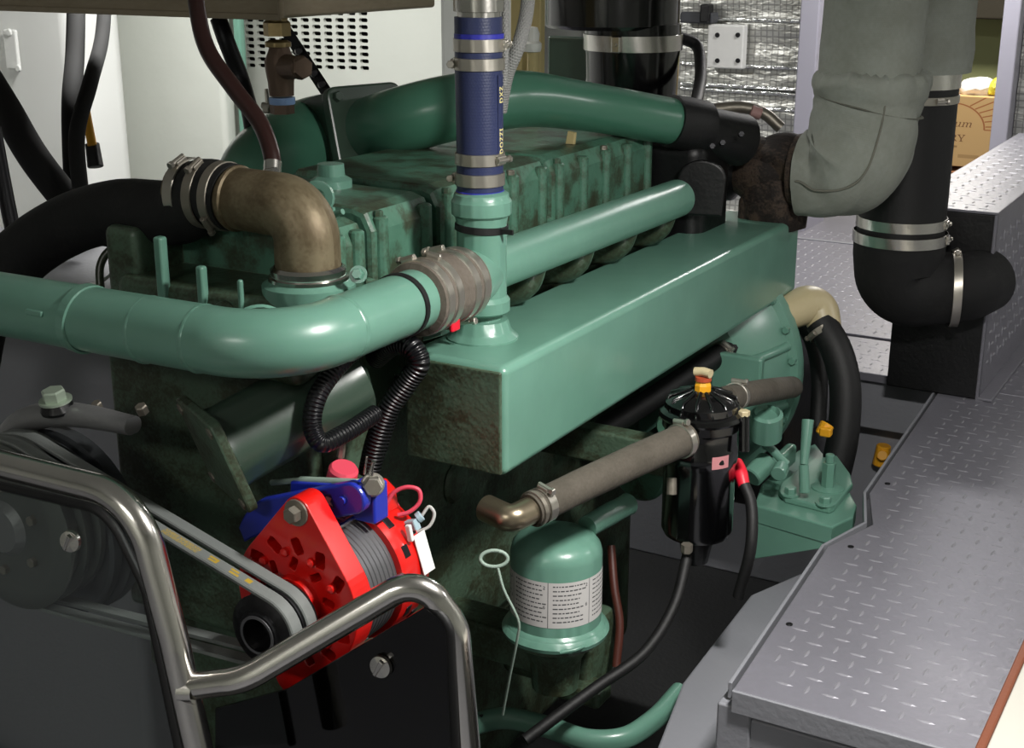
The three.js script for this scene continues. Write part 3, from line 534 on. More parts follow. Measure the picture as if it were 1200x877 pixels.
  // sump rim: curved green flange low beside the engine
  const rimPts = smooth([[500, 872], [548, 852], [590, 842], [640, 852], [690, 868], [730, 866], [765, 845], [796, 812]].map(([u, v], i) => at(u, v, { y: 0.43 + 0.002 * i })), 60);
  part('sump_rim', [sweep(rimPts, (t, l, a) => 0.018 * (0.75 + 0.25 * Math.abs(Math.cos(a))), 18)], M.green, eng, 'curved green flange of the sump');
  for (const i of [8, 12]) part('rim_bolt', hexGeo(rimPts[i].clone().add(V(0.002, 0.012, 0.006)), upY, 0.004, 0.005), M.darkSteel, eng);

  // air crossover: big elbow, flange plate, long pipe over the rocker covers
  const f0 = at(418, 158, { d: 2.15 });
  const xo = part('crossover_pipe', sweep(smooth([at(428, 154, { d: 2.36 }), at(475, 140, { d: 2.27 }), at(540, 124, { d: 2.25 }), at(610, 116, { d: 2.32 }), at(680, 124, { d: 2.40 }), at(745, 135, { d: 2.46 }), at(805, 146, { d: 2.52 })], 50), t => 0.0555 - 0.013 * step(0.15, 0.75, t), 32), M.greenDeep, eng, 'thick green air pipe arching over the engine');
  const fd = at(475, 142, { d: 2.27 }).sub(at(428, 155, { d: 2.36 })).normalize(), fx = fd.clone().cross(upY).normalize().multiplyScalar(-1), fy = fd.clone().cross(fx).normalize().multiplyScalar(1);
  if (fy.y < 0) { fy.multiplyScalar(-1); fx.multiplyScalar(-1); }
  const fs = new THREE.Shape(); const hw = 0.078, hh = 0.078, rr = 0.022; fs.moveTo(-hw + rr, -hh); fs.lineTo(hw - rr, -hh); fs.quadraticCurveTo(hw, -hh, hw, -hh + rr); fs.lineTo(hw, hh - rr); fs.quadraticCurveTo(hw, hh, hw - rr, hh); fs.lineTo(-hw + rr, hh); fs.quadraticCurveTo(-hw, hh, -hw, hh - rr); fs.lineTo(-hw, -hh + rr); fs.quadraticCurveTo(-hw, -hh, -hw + rr, -hh);
  const fo = at(428, 154, { d: 2.355 });
  const fl = part('flange_plate', extr(fs, 0.02, fo, fx, fy, 0.004), M.greenDark, eng, 'square flange plate of the air pipe');
  for (const [i, j] of [[1, 1], [-1, 1], [1, -1], [-1, -1]]) part('bolt', hexGeo(fo.clone().addScaledVector(fx, i * 0.06).addScaledVector(fy, j * 0.06).addScaledVector(fx.clone().cross(fy), 0.02), fx.clone().cross(fy), 0.009, 0.01), M.greenDark, fl);
  { const fz = fx.clone().cross(fy), hs2 = [[-0.066, -0.066], [0.066, -0.066], [0.066, 0.062], [-0.066, 0.07]]; part('air_duct', extr(hs2, 0.1, fo.clone().addScaledVector(fz, -0.098), fx, fy, 0.012), M.greenDark, eng, 'dark green square air duct'); }
  part('intake_elbow', sweep(smooth([at(400, 160, { d: 2.42 }), at(372, 166, { d: 2.42 }), at(336, 184, { d: 2.36 }), at(309, 216, { d: 2.28 }), at(298, 275, { d: 2.24 })], 40), t => 0.078 + 0.003 * Math.sin(t * 3), 32), M.greenDeep, eng, 'big green intake elbow');
  part('elbow_rib', sweep(smooth([at(345, 140, { d: 2.36 }), at(310, 155, { d: 2.33 }), at(280, 180, { d: 2.28 }), at(264, 210, { d: 2.25 }), at(258, 245, { d: 2.22 })], 30), 0.012, 12), M.green, eng);

  // turbo compressor side: dark casting behind the header box
  const tc = part('aftercooler_casting', [box(-1.02, 1.14, -2.42, 0.14, 0.22, 0.16, 0.03, 4)], M.blackPaint, eng, 'black casting at the rear of the engine');
  const cs = new THREE.Shape(); cs.moveTo(-0.04, -0.05); cs.lineTo(0.04, -0.05); cs.lineTo(0.045, 0.02); cs.quadraticCurveTo(0.04, 0.05, 0.0, 0.052); cs.quadraticCurveTo(-0.04, 0.05, -0.045, 0.01); cs.lineTo(-0.04, -0.05);
  part('cover', extr(cs, 0.014, at(822, 220, { z: -2.33 }), V(1, 0, -0.3).normalize(), upY, 0.004), M.blackPaint, tc, 'rounded black cover');
  part('pipe_boot', [sweep([at(785, 142, { d: 2.5 }), at(800, 145, { d: 2.515 }), at(822, 150, { d: 2.54 })], (t) => 0.048 + 0.002 * Math.sin(t * 20), 28), cyl(at(815, 150, { d: 2.54 }), at(870, 165, { d: 2.62 }), 0.043, 0.05)], M.rubber, eng, 'black rubber boot joining the air pipe');
  part('flywheel_housing', lathe([[0, -0.1], [0.12, -0.1], [0.19, -0.07], [0.228, -0.01], [0.246, 0.045], [0.26, 0.05], [0.262, 0.056], [0.262, 0.08], [0.25, 0.09], [0.24, 0.13], [0.2, 0.22], [0.15, 0.3], [0, 0.3]], V(-1.05, 0.78, -2.44), NZ, 56), M.green, eng, 'green bell housing');
  for (let k = 0; k < 9; k++) { const a = -0.6 + k * 0.25, c = (r, z, o = 0) => V(-1.05 + r * Math.cos(a + o), 0.78 + r * Math.sin(a + o), z); part('housing_bolt', hexGeo(c(0.252, -2.489), Z1, 0.008, 0.012), M.green, eng); if (k % 2) part('housing_rib', sweep(smooth([c(0.12, -2.345, 0.12), c(0.19, -2.372, 0.12), c(0.228, -2.43, 0.12), c(0.246, -2.485, 0.12)], 12), 0.009, 10), M.green, eng); }
  part('starter_motor', [cyl(V(-0.93, 0.70, -2.06), V(-0.93, 0.70, -2.34), 0.052, 0.052, 30), cyl(V(-0.90, 0.775, -2.12), V(-0.90, 0.775, -2.3), 0.028, 0.028, 24)], M.greenDirty, eng, 'green starter motor');
  part('solenoid_bracket', [box(-0.86, 0.78, -2.34, 0.1, 0.16, 0.02, 0.006)], M.green, eng);
}
single('added_blocker_box', 'added grey box covering the lit hull side left of the engine behind the green pipe', 'box', [box(-2.1, 0.54, -1.72, 0.95, 0.98, 0.4, 0.02)], M.greyPaint);  // added box, hides the lit hull side behind the front pipe
// engine mount bracket
{
  const y = 0.63, t = thing('engine_mount', 'green steel engine mount bracket with upright stud beside the walkway notch', 'mount');
  const P = l => l.map(([u, v]) => at(u, v, { y }));
  part('bracket', slab(P([[884, 592], [975, 618], [1000, 606], [1004, 592], [985, 556], [955, 520], [935, 528], [892, 568]]), 0.035, 0.003), M.green, t);
  const g0 = at(884, 592, { y }).add(V(0.002, -0.03, 0)), g1 = at(886, 654, { x: g0.x }), g2 = at(977, 618, { y }).add(V(0, -0.03, 0));
  const ex = g2.clone().sub(g0); ex.y = 0; const gl = ex.length();
  part('gusset', extr([[0, 0], [0, g1.y - g0.y], [gl * 0.96, -0.016], [gl, 0]], 0.012, g0.clone().add(V(0, 0.004, -0.013)), ex.clone().normalize(), upY, 0.002), M.green, t);
  part('top_plate', slab(P([[912, 582], [920, 590], [972, 603], [978, 600], [999, 574], [996, 562], [980, 540], [950, 545], [915, 572]]).map(p => p.add(V(0, 0.012, 0))), 0.012, 0.003), M.green, t);
  const s = at(970, 572, { y: y + 0.012 });
  part('stud', [lathe([[0.03, 0], [0.03, 0.002], [0.024, 0.004], [0, 0.004]], s, upY, 28), cyl(s, s.clone().add(V(0, 0.05, 0)), 0.0125, 0.0125, 6, 0.05), cyl(s.clone().add(V(0, 0.05, 0)), s.clone().add(V(0, 0.066, 0)), 0.008, 0.008, 18)], M.green, t, 'upright threaded stud');
  for (const [u, v] of [[926, 580], [967, 591]]) bolt(t, at(u, v, { y: y + 0.012 }), upY, 0.011, M.green, 0.012);
  part('lever', [cyl(at(943, 578, { d: 2.45 }), at(942, 545, { d: 2.45 }), 0.010, 0.009, 12), cyl(at(942, 545, { d: 2.45 }), at(947, 492, { d: 2.46 }), 0.0075, 0.011, 12)], M.green, t);
  part('side_block', [boxAt(at(900, 560, { d: 2.56 }), at(935, 520, { d: 2.62 }), 0.008)], M.green, t);
  part('brace', [cyl(at(890, 512, { d: 2.45 }), at(922, 545, { d: 2.45 }), 0.008), cyl(at(916, 548, { d: 2.44 }), at(912, 556, { d: 2.42 }), 0.014), cyl(at(880, 560, { d: 2.45 }), at(900, 540, { d: 2.47 }), 0.02)], M.green, t);
  const ring = at(903, 490, { d: 2.4 });
  part('boss', lathe([[0, 0], [0.028, 0], [0.028, 0.05], [0.022, 0.054], [0.018, 0.046], [0, 0.044]], ring.clone().add(V(-0.01, -0.04, -0.01)), V(0.1, 1, 0.3), 24), M.green, t);
}

// ================================================================ PIPEWORK AND HOSES
{ // blue hose above the tee
  const c = V(-0.946, 0, -1.553), t = thing('blue_hose', 'upright blue rubber hose with steel clamps standing on the green tee', 'hose');
  part('hose', sweep([V(c.x, 1.275, c.z), V(c.x, 1.36, c.z), V(c.x - 0.001, 1.44, c.z), V(c.x - 0.001, 1.507, c.z)], 0.0312, 36), M.blueHose, t);
  for (const y of [1.283, 1.306, 1.455, 1.487]) part('stripe_ring', lathe([[0.0312, -0.0035], [0.0325, -0.003], [0.0325, 0.003], [0.0312, 0.0035]], V(c.x, y - 0.004, c.z), upY, 36), M.blueLine, t, 'bright blue ring');
  clamp(t, V(c.x, 1.298, c.z), upY, 0.0318, 0.017, M.band, V(-1, 0, 0.2)); clamp(t, V(c.x, 1.325, c.z), upY, 0.0318, 0.016, M.band, V(1, 0, 0.1));
  clamp(t, V(c.x, 1.472, c.z), upY, 0.0318, 0.017, M.band, V(1, 0, -0.4)); clamp(t, V(c.x, 1.448, c.z), upY, 0.0318, 0.016, M.band, V(-0.9, 0, 0.5));
  part('hose_end', lathe([[0.03, 0], [0.0335, 0.002], [0.0335, 0.012], [0.031, 0.014]], V(c.x, 1.268, c.z), upY, 32), M.bandDull, t);
  // vertical yellow lettering on its side
  const txt = canvasTex(512, 64, (g, w, h) => { g.fillStyle = '#272f52'; g.fillRect(0, 0, w, h); g.fillStyle = '#d8cc8a'; g.font = 'bold 58px sans-serif'; g.fillText('DOZZI', 6, 54); g.fillText('DXZ', 330, 54); });
  const n = 10, P = [], U = [], I = []; const a0 = 1.32, a1 = 1.85;       // angle from +z toward +x
  for (let j = 0; j <= 8; j++) for (let i = 0; i <= n; i++) { const a = a0 + (a1 - a0) * i / n, y = 1.33 + 0.105 * j / 8; P.push(c.x + 0.0316 * Math.sin(a + 0.1), y, c.z + 0.0316 * Math.cos(a + 0.1)); U.push(j / 8, 1 - i / n); }
  for (let j = 0; j < 8; j++) for (let i = 0; i < n; i++) { const q = j * (n + 1) + i; I.push(q, q + 1, q + n + 1, q + 1, q + n + 2, q + n + 1); }
  const g = new THREE.BufferGeometry(); g.setAttribute('position', new THREE.Float32BufferAttribute(P, 3)); g.setAttribute('uv', new THREE.Float32BufferAttribute(U, 2)); g.setIndex(I); g.computeVertexNormals();
  part('lettering', norm(g), S({ map: txt, roughness: 0.5, side: THREE.DoubleSide }), t, 'pale yellow lettering running up the hose');
  const sp = thing('steel_riser', 'brushed steel pipe rising from the top of the blue hose', 'pipe');
  part('pipe', cyl(V(c.x, 1.50, c.z), V(c.x, 2.09, c.z), 0.028, 0.028, 32), M.steel, sp);
  part('collar', lathe([[0.028, 0], [0.033, 0.001], [0.033, 0.06], [0.028, 0.062]], V(c.x, 1.513, c.z), upY, 32), M.steel, sp);
  part('ceiling_flange', cyl(V(c.x, 2.06, c.z), V(c.x, 2.1, c.z), 0.06, 0.06, 24), M.steel, sp);
}
{ // bronze elbow and black hose to it
  const t = thing('bronze_elbow', 'dull bronze pipe elbow rising from the thermostat housing', 'elbow');
  const base = V(-1.041, 1.206, -1.3);
  const path = fillet([base, base.clone().add(V(0, 0.083, 0)), base.clone().add(V(-0.21, 0.086, -0.012))], 0.062, 18);
  part('elbow', [sweep(path, s => 0.041 - 0.003 * s, 36)], M.bronze, t);
  part('base_ring', [lathe([[0.041, 0], [0.046, 0.002], [0.047, 0.009], [0.042, 0.013]], base, upY, 36), lathe([[0.045, -0.006], [0.05, -0.004], [0.05, 0.0], [0.045, 0.002]], base, upY, 36)], M.steel, t, 'bright metal ring');
  part('end_bead', lathe([[0.039, 0], [0.042, 0.002], [0.042, 0.006], [0.039, 0.008]], base.clone().add(V(-0.108, 0.0845, -0.006)), NX, 36), M.bronze, t);
  const h = thing('black_hose', 'thick black rubber hose clamped to the bronze elbow', 'hose');
  const j = base.clone().add(V(-0.118, 0.085, -0.007));
  part('hose', sweep(smooth([j, j.clone().add(V(-0.06, 0.0, -0.004)), at(215, 247, { z: -1.31 }), at(140, 247, { z: -1.32 }), at(80, 264, { z: -1.32 }), at(25, 300, { z: -1.30 }), at(-20, 360, { z: -1.28 }), at(-40, 450, { z: -1.26 })], 50), 0.0425, 32), M.rubberMatt, h);
  clamp(h, j.clone().add(V(-0.018, 0, -0.001)), X1, 0.0427, 0.014, M.bandDull, V(0, -0.8, 1)); clamp(h, j.clone().add(V(-0.045, 0, -0.002)), X1, 0.0427, 0.015, M.bandDull, V(0, 1, 0.5)); clamp(h, j.clone().add(V(-0.078, 0.0, -0.004)), X1, 0.0427, 0.016, M.band, V(0, 1, 0.4));
}
{ // brown header tank top left, its valve and pipes
  const Z = -1.72, c = at(330, 22, { z: Z }), x0 = -2.4, t = thing('header_tank', 'brownish metal header tank above the front of the engine', 'tank');
  part('tank_body', boxAt(V(x0, c.y, Z - 0.44), V(c.x, c.y + 0.34, Z), 0.006), M.tank, t);
  part('corner_weld', sweep([V(c.x - 0.001, c.y + 0.002, Z - 0.001), V(c.x - 0.002, c.y + 0.1, Z), V(c.x - 0.001, c.y + 0.2, Z), V(c.x - 0.001, c.y + 0.33, Z)], (s, l) => 0.005 + 0.001 * Math.sin(l * 300), 10), M.tank, t, 'weld bead');
  part('bottom_lip', boxAt(V(x0, c.y - 0.003, Z - 0.002), V(c.x, c.y + 0.007, Z + 0.003), 0.002), M.tank, t);
  part('hanger', boxAt(V(c.x - 0.3, c.y + 0.33, Z - 0.14), V(c.x - 0.26, CEIL, Z - 0.1), 0.003), M.tank, t);
  part('hanger', boxAt(V(x0 + 0.1, c.y + 0.33, Z - 0.14), V(x0 + 0.14, CEIL, Z - 0.1), 0.003), M.tank, t);
  const v = thing('drain_valve', 'brass and bronze valve hanging under the header tank', 'valve'), Zv = -1.76;
  const q = (u, y) => at(u, y, { z: Zv });
  part('top_nut', [hexGeo(q(325, 42), upY, 0.022, 0.024), cyl(q(325, 42).add(V(0, 0.02, 0)), q(325, 24).add(V(0, 0.008, 0)), 0.017)], M.brass, v);
  part('collar', lathe([[0.015, 0], [0.021, 0.002], [0.021, 0.009], [0.015, 0.012]], q(326, 56), upY, 24), M.brass, v);
  part('valve_body', [lathe([[0, 0], [0.02, 0], [0.021, 0.02], [0.024, 0.04], [0.025, 0.055], [0.018, 0.07], [0.016, 0.078], [0, 0.078]], q(330, 112), upY, 28), cyl(q(332, 78), q(356, 78).add(V(0.01, 0, 0.02)), 0.021, 0.017), hexGeo(q(352, 78).add(V(0.005, 0, 0.012)), V(1, 0, 0.4), 0.019, 0.018)], M.brassDull, v);
  part('blue_band', lathe([[0, 0], [0.0205, 0], [0.021, 0.002], [0.021, 0.009], [0.0205, 0.011], [0, 0.011]], q(331, 122), upY, 28), S({ color: 0x8fb0e0, roughness: 0.45 }), v, 'pale blue band');
  part('lower_nut', hexGeo(q(331, 133), upY, 0.02, 0.018), M.brassDull, v);
  part('valve_lever', [cyl(q(314, 124), q(312, 104), 0.004, 0.003, 10), cyl(q(318, 124), q(308, 124), 0.006, 0.006, 12), box(q(313, 127).x, q(313, 127).y, Zv, 0.014, 0.016, 0.012, 0.004)], M.band, v);
  single('black_stay', 'black slotted strap slanting behind the brass valve', 'strap', [extr([[-0.012, 0], [0.012, 0], [0.012, 0.2], [-0.012, 0.2]], 0.004, at(386, 112, { z: -2.0 }), V(0.85, 0.5, 0).normalize(), at(344, 48, { z: -2.0 }).sub(at(386, 112, { z: -2.0 })).normalize(), 0.001), ...[0, 1, 2, 3, 4].map(k => cyl(at(350 + k * 9, 60 + k * 13, { z: -1.995 }), at(350 + k * 9, 60 + k * 13, { z: -1.98 }), 0.008, 0.006, 10))], M.darkSteel);
  // maroon hose from above down to the elbow
  const m = thing('maroon_hose', 'dark maroon hose curving down to the bronze elbow', 'hose');
  part('hose', sweep(smooth([at(226, -70, { d: 1.86 }), at(231, 10, { d: 1.84 }), at(243, 58, { d: 1.83 }), at(275, 105, { d: 1.82 }), at(305, 145, { d: 1.81 }), at(318, 180, { d: 1.80 }), at(320, 200, { d: 1.795 })], 44), 0.0115, 18), M.maroon, m);
  part('hose_tail', [sweep([at(320, 190, { d: 1.796 }), at(319, 205, { d: 1.792 }), at(318, 222, { d: 1.79 })], (s, l) => 0.012 + 0.002 * Math.sin(l * 700), 16), cyl(at(312, 203, { d: 1.78 }), at(324, 201, { d: 1.77 }), 0.006)], M.steel, m, 'frayed silver crimp');
}
{ // background hoses on the left
  const hz = (name, label, pts, r, mat = M.rubber) => single(name, label, 'hose', sweep(smooth(pts, 40), r, 18), mat, null);
  M.hoseMatt = S({ color: 0x050505, roughness: 0.9 });
  hz('bulkhead_hose', 'thick black hose slanting down the white hull frame', [at(-60, 20, { d: 2.9 }), at(5, 125, { d: 2.75 }), at(40, 185, { d: 2.7 }), at(90, 250, { d: 2.7 }), at(150, 330, { d: 2.72 })], 0.031, M.hoseMatt);
  hz('bulkhead_hose', 'black hose dropping straight past the hinge side of the white locker', [at(90, -40, { d: 3.25 }), at(88, 60, { d: 3.05 }), at(84, 130, { d: 2.86 }), at(86, 200, { d: 2.85 }), at(92, 290, { d: 2.85 })], 0.021, M.hoseMatt);
  hz('bulkhead_hose', 'black hose leaning across the hose beside the white locker', [at(124, -30, { d: 3.2 }), at(120, 40, { d: 3.0 }), at(105, 100, { d: 2.7 }), at(90, 160, { d: 2.62 }), at(96, 240, { d: 2.6 })], 0.0155, M.hoseMatt);
  hz('grey_hose', 'dark hose behind the maroon hose', [at(256, 22, { d: 2.3 }), at(264, 45, { d: 2.3 }), at(283, 95, { d: 2.33 }), at(296, 150, { d: 2.3 }), at(300, 230, { d: 2.28 })], 0.0145, M.darkSteel);
  hz('thin_hose', 'dark hose at the far left edge', [at(-8, 150, { d: 2.62 }), at(6, 225, { d: 2.62 }), at(18, 280, { d: 2.62 }), at(40, 340, { d: 2.62 })], 0.015, M.darkSteel);
  const bv = thing('ball_valve', 'valve with a yellow lever between black hoses and the locker', 'valve');
  part('valve_body', [cyl(at(108, 168, { d: 2.74 }), at(112, 196, { d: 2.74 }), 0.014, 0.016)], M.blackPaint, bv);
  part('lever', [sweep(smooth([at(100, 128, { d: 2.72 }), at(104, 150, { d: 2.72 }), at(108, 170, { d: 2.72 })], 10), (s, l, a) => 0.010 * (0.7 + 0.3 * Math.abs(Math.cos(a))), 14)], M.yellow, bv, 'yellow lever');
  single('loop_hose', 'thin black hose loop behind the green front pipe', 'hose', [sweep(smooth([at(118, 345, { d: 1.9 }), at(118, 310, { d: 1.9 }), at(130, 293, { d: 1.9 }), at(152, 293, { d: 1.9 }), at(166, 308, { d: 1.9 }), at(170, 350, { d: 1.9 })], 40), 0.006, 12)], M.greenOily);
  single('white_wire', 'thin white wire with a tag behind the green front pipe', 'wire', [sweep(smooth([at(100, 335, { d: 1.92 }), at(118, 330, { d: 1.92 }), at(132, 320, { d: 1.92 }), at(138, 310, { d: 1.92 })], 20), 0.0025, 8), extr([[0, 0], [0.012, 0.006], [0.02, -0.004], [0.014, -0.03], [0.008, -0.038], [0, -0.02]], 0.002, at(133, 308, { d: 1.92 }), X1, upY, 0.0004)], M.whitePlastic);
  single('cross_hose', 'black hose lying low behind the thermostat housing', 'hose', [sweep(smooth([at(90, 275, { d: 2.1 }), at(130, 283, { d: 2.1 }), at(170, 292, { d: 2.12 }), at(210, 286, { d: 2.12 }), at(260, 270, { d: 2.15 })], 24), 0.010, 12)], M.rubber);
}
{ // black air cleaner drum at the top
  const Z = -2.75, t = thing('air_cleaner', 'large glossy black air cleaner drum with a steel band', 'drum');
  const c = at(716, 40, { z: Z }), r = 0.148, yb = at(716, 32, { z: Z }).y, yl = at(735, 112, { z: Z }).y;
  part('upper_drum', lathe([[0, 0], [r - 0.01, 0], [r, 0.008], [r, 0.62], [0, 0.62]], V(c.x, yb, c.z), upY, 48), M.blackGloss, t);
  const c2 = V(at(741, 70, { z: Z }).x, yl, Z);
  part('lower_drum', lathe([[0, -0.1], [0.09, -0.1], [0.1, 0.0], [0.104, 0.12], [0.104, yb - yl + 0.01], [0, yb - yl + 0.01]], c2, upY, 44), M.blackGloss, t);
  const bd = clamp(t, V(c2.x, yb - 0.028, Z), upY, 0.1055, 0.034, M.steel, V(0.2, 0, 1), false);
  const bp = at(742, 39, { d: 2.9 });
  part('band_lug', [box(c2.x + 0.015, yb - 0.028, Z + 0.112, 0.02, 0.034, 0.012, 0.003), cyl(V(c2.x + 0.015, yb - 0.028, Z + 0.115), V(c2.x + 0.015, yb - 0.028, Z + 0.121), 0.004, 0.004, 10)], M.steel, bd);
  part('side_bracket', boxAt(at(642, 42, { z: Z - 0.05 }), at(700, 98, { z: Z - 0.06 }), 0.008), M.greenDark, t, 'dark green bracket plate');
  part('hanger', cyl(V(c.x, yb + 0.6, c.z), V(c.x, CEIL, c.z), 0.05), M.blackPaint, t);
  single('black_cable', 'black cable curving beside the air cleaner drum', 'cable', [sweep(smooth([at(790, 42, { d: 2.98 }), at(815, 52, { d: 3.0 }), at(821, 80, { d: 2.95 }), at(818, 110, { d: 2.85 }), at(806, 146, { d: 2.62 })], 26), 0.013, 14)], M.rubber);
  const dp = thing('junction_box', 'dark junction box on the foil above the white plate', 'box'); part('body', boxAt(at(797, 14, { z: ZB + 0.08 }), at(842, 27, { z: ZB + 0.02 }), 0.006), M.greyDark, dp); part('lid', boxAt(at(820, 5, { z: ZB + 0.1 }), at(836, 26, { z: ZB + 0.05 }), 0.006), M.blackPaint, dp);
}
{ // conduits and board beside the blue hose
  single('braided_conduit', 'grey braided conduit beside the blue hose', 'conduit', [sweep(smooth([at(620, -30, { d: 2.0 }), at(617, 15, { d: 2.0 }), at(607, 55, { d: 2.0 }), at(594, 88, { d: 2.02 }), at(586, 130, { d: 2.05 })], 40), 0.0105, 18)], M.braid);
  single('braided_conduit', 'thin dark braided conduit touching the blue hose', 'conduit', [sweep(smooth([at(592, -30, { d: 1.9 }), at(592, 20, { d: 1.9 }), at(592, 60, { d: 1.9 }), at(590, 100, { d: 1.92 })], 30), 0.0052, 12)], M.braid);
  const b0 = at(598, -60, { z: -2.4 }), b1 = at(633, 92, { z: -2.4 });
  single('beige_board', 'narrow beige board behind the braided conduit', 'board', boxAt(V(b0.x, b1.y, -2.42), V(b1.x, CEIL, -2.4), 0.003), M.beigeBoard);
  const f = at(624, 42, { z: -2.38 }), t = thing('white_fitting', 'white plastic pipe fitting beside the black drum', 'fitting');
  part('fitting', [lathe([[0, 0], [0.016, 0], [0.018, 0.006], [0.018, 0.016], [0.013, 0.02], [0.014, 0.034], [0.010, 0.046], [0, 0.048]], f.clone().add(V(0, -0.03, 0)), upY, 20)], M.whitePlastic, t);
  part('stem', cyl(f.clone().add(V(0, -0.13, -0.004)), f.clone().add(V(0, -0.03, -0.004)), 0.012), M.beigeBoard, t);
  single('tan_tab', 'small tan tab standing on the rocker cover', 'tab', [extr([[0, 0], [0.016, 0], [0.018, 0.02], [0.004, 0.022]], 0.008, at(665, 168, { d: 2.36 }), X1, upY, 0.001)], M.beigeBoard);
}
// ================================================================ EXHAUST
{
  const wr = (amp, f, s) => (t, l, a) => amp * (fbm(Math.cos(a) * 1.3 + 5, Math.sin(a) * 1.3 + l * f + 5, 4096, s, 3) - 0.5);
  const t = thing('exhaust_lagging', 'grey padded exhaust jacket bending down to the turbo outlet', 'insulation');
  const ax = at(1021, 60, { z: -2.56 });
  const w1 = wr(0.018, 9, 501), w2 = wr(0.022, 16, 511);
  const topP = []; for (let k = 0; k <= 18; k++) topP.push(V(ax.x, 1.33 + k * 0.04, ax.z));
  part('upper_sleeve', sweep(topP, (s, l, a) => 0.094 + w1(s, l, a), 48), M.cloth, t);
  const ep = smooth([V(ax.x + 0.004, 1.375, ax.z), V(ax.x + 0.004, 1.33, ax.z), at(1012, 150, { z: -2.56 }), at(996, 190, { z: -2.56 }), at(968, 204, { z: -2.56 }), at(942, 203, { z: -2.56 })], 60);
  const cuff = (s, l, a) => { const g = 0.009 * Math.sin(a * 22 + 3 * Math.sin(a * 5)) * Math.exp(-s * 14); return (0.099 + 0.008 * Math.sin(Math.min(1, s * 5) * Math.PI) - 0.02 * step(0.55, 1, s) - 0.018 * Math.exp(-s * 60)) + g + w2(s, l, a); };
  part('elbow_jacket', sweep(ep, cuff, 72), M.cloth, t);
  const seam = (ang) => { const out = []; for (let i = 3; i < ep.length - 3; i += 2) { const T0 = ep[i + 1].clone().sub(ep[i - 1]).normalize(); let n = Z1.clone().applyAxisAngle(upY, 0.5).applyAxisAngle(T0, ang); n.sub(T0.clone().multiplyScalar(n.dot(T0))).normalize(); out.push(ep[i].clone().addScaledVector(n, 0.1005 - 0.02 * step(0.55, 1, i / ep.length))); } return out; };
  part('seam', sweep(smooth(seam(-0.05), 60), 0.0024, 8), M.stitch, t, 'stitched seam');
  const i2 = 16, c2 = ep[i2], T2 = ep[i2 + 1].clone().sub(ep[i2 - 1]).normalize();
  part('cross_seam', lathe([[0.097, -0.002], [0.1035, 0], [0.097, 0.002]], c2, T2.clone().add(V(-0.12, 0, 0.05)), 48), M.stitch, t, 'stitched seam');
  // second jacket and black rubber exhaust hose down to the trunk
  const hx0 = at(1058, 240, { z: -2.80 });
  const l2 = thing('exhaust_lagging', 'pale grey exhaust sleeve above the black exhaust hose', 'insulation');
  const yb = at(1100, 84, { z: -2.80 }).y;
  const w3 = wr(0.012, 10, 521); const lp = []; for (let k = 0; k <= 16; k++) lp.push(V(hx0.x, yb + k * 0.042, hx0.z));
  part('sleeve', sweep(lp, (s, l, a) => 0.108 + w3(s, l, a) + 0.007 * Math.exp(-Math.pow((l - 0.03) / 0.02, 2)) - 0.004 * Math.exp(-Math.pow((l - 0.06) / 0.012, 2)), 48), M.cloth, l2);
  const eh = thing('exhaust_hose', 'wide black rubber exhaust hose with elbow entering the tread plate casing', 'hose');
  const yc = at(1058, 282, { z: -2.80 }).y, ye = at(1085, 337, { z: -2.83 }).y;
  part('upper_hose', sweep([V(hx0.x, yb + 0.02, hx0.z), V(hx0.x, (yb + yc) / 2, hx0.z), V(hx0.x, yc - 0.01, hx0.z)], 0.0885, 40), M.rubber, eh);
  part('elbow', sweep(fillet([V(hx0.x, yc + 0.012, hx0.z), V(hx0.x, yc - 0.02, hx0.z), V(hx0.x + 0.004, ye - 0.004, hx0.z), V(hx0.x + 0.115, ye + 0.006, hx0.z - 0.035)], [0.3, 0.06], 14), s => 0.0925 - 0.02 * step(0.15, 0.95, s), 40), M.rubberMatt, eh);
  part('stub', sweep(fillet([V(hx0.x + 0.07, ye, hx0.z - 0.02), V(hx0.x + 0.135, ye + 0.006, hx0.z - 0.045), V(hx0.x + 0.15, ye + 0.006, -2.93)], 0.03, 10), 0.069, 36), M.rubberMatt, eh);
  clamp(eh, V(hx0.x, at(1058, 259, { z: -2.8 }).y, hx0.z), upY, 0.0895, 0.022, M.steel, V(1, 0, 0)); clamp(eh, V(hx0.x, at(1058, 277, { z: -2.8 }).y, hx0.z), upY, 0.094, 0.023, M.steel, V(1, 0, -0.1));
  clamp(eh, V(hx0.x + 0.112, ye + 0.004, hx0.z - 0.034), V(1, 0.03, -0.32), 0.078, 0.018, M.band, V(0, 1, 0.1));
  clamp(eh, V(hx0.x, yb - 0.016, hx0.z), upY, 0.0895, 0.03, M.steel, V(0.7, 0, 0.6), false);
  clamp(eh, V(hx0.x, yb - 0.052, hx0.z), upY, 0.0895, 0.016, M.band, V(0.75, 0, 0.65));
  // turbine housing
  const tt = thing('turbocharger', 'dark rusty turbocharger housing behind the green cooler box', 'turbo');
  const tc = at(900, 200, { z: -2.58 });
  part('turbine_housing', [sweep(smooth([at(908, 268, { z: -2.58 }), at(907, 225, { z: -2.58 }), at(908, 198, { z: -2.58 }), at(922, 190, { z: -2.575 }), at(952, 203, { z: -2.56 })], 36), (s, l, a) => 0.058 + 0.008 * Math.sin(s * 5) + 0.003 * Math.sin(a * 5), 34), lathe([[0, -0.06], [0.05, -0.06], [0.066, -0.03], [0.062, 0.02], [0.05, 0.05], [0, 0.05]], tc.clone().add(V(0.0, 0.0, 0)), X1, 36)], M.rust, tt);
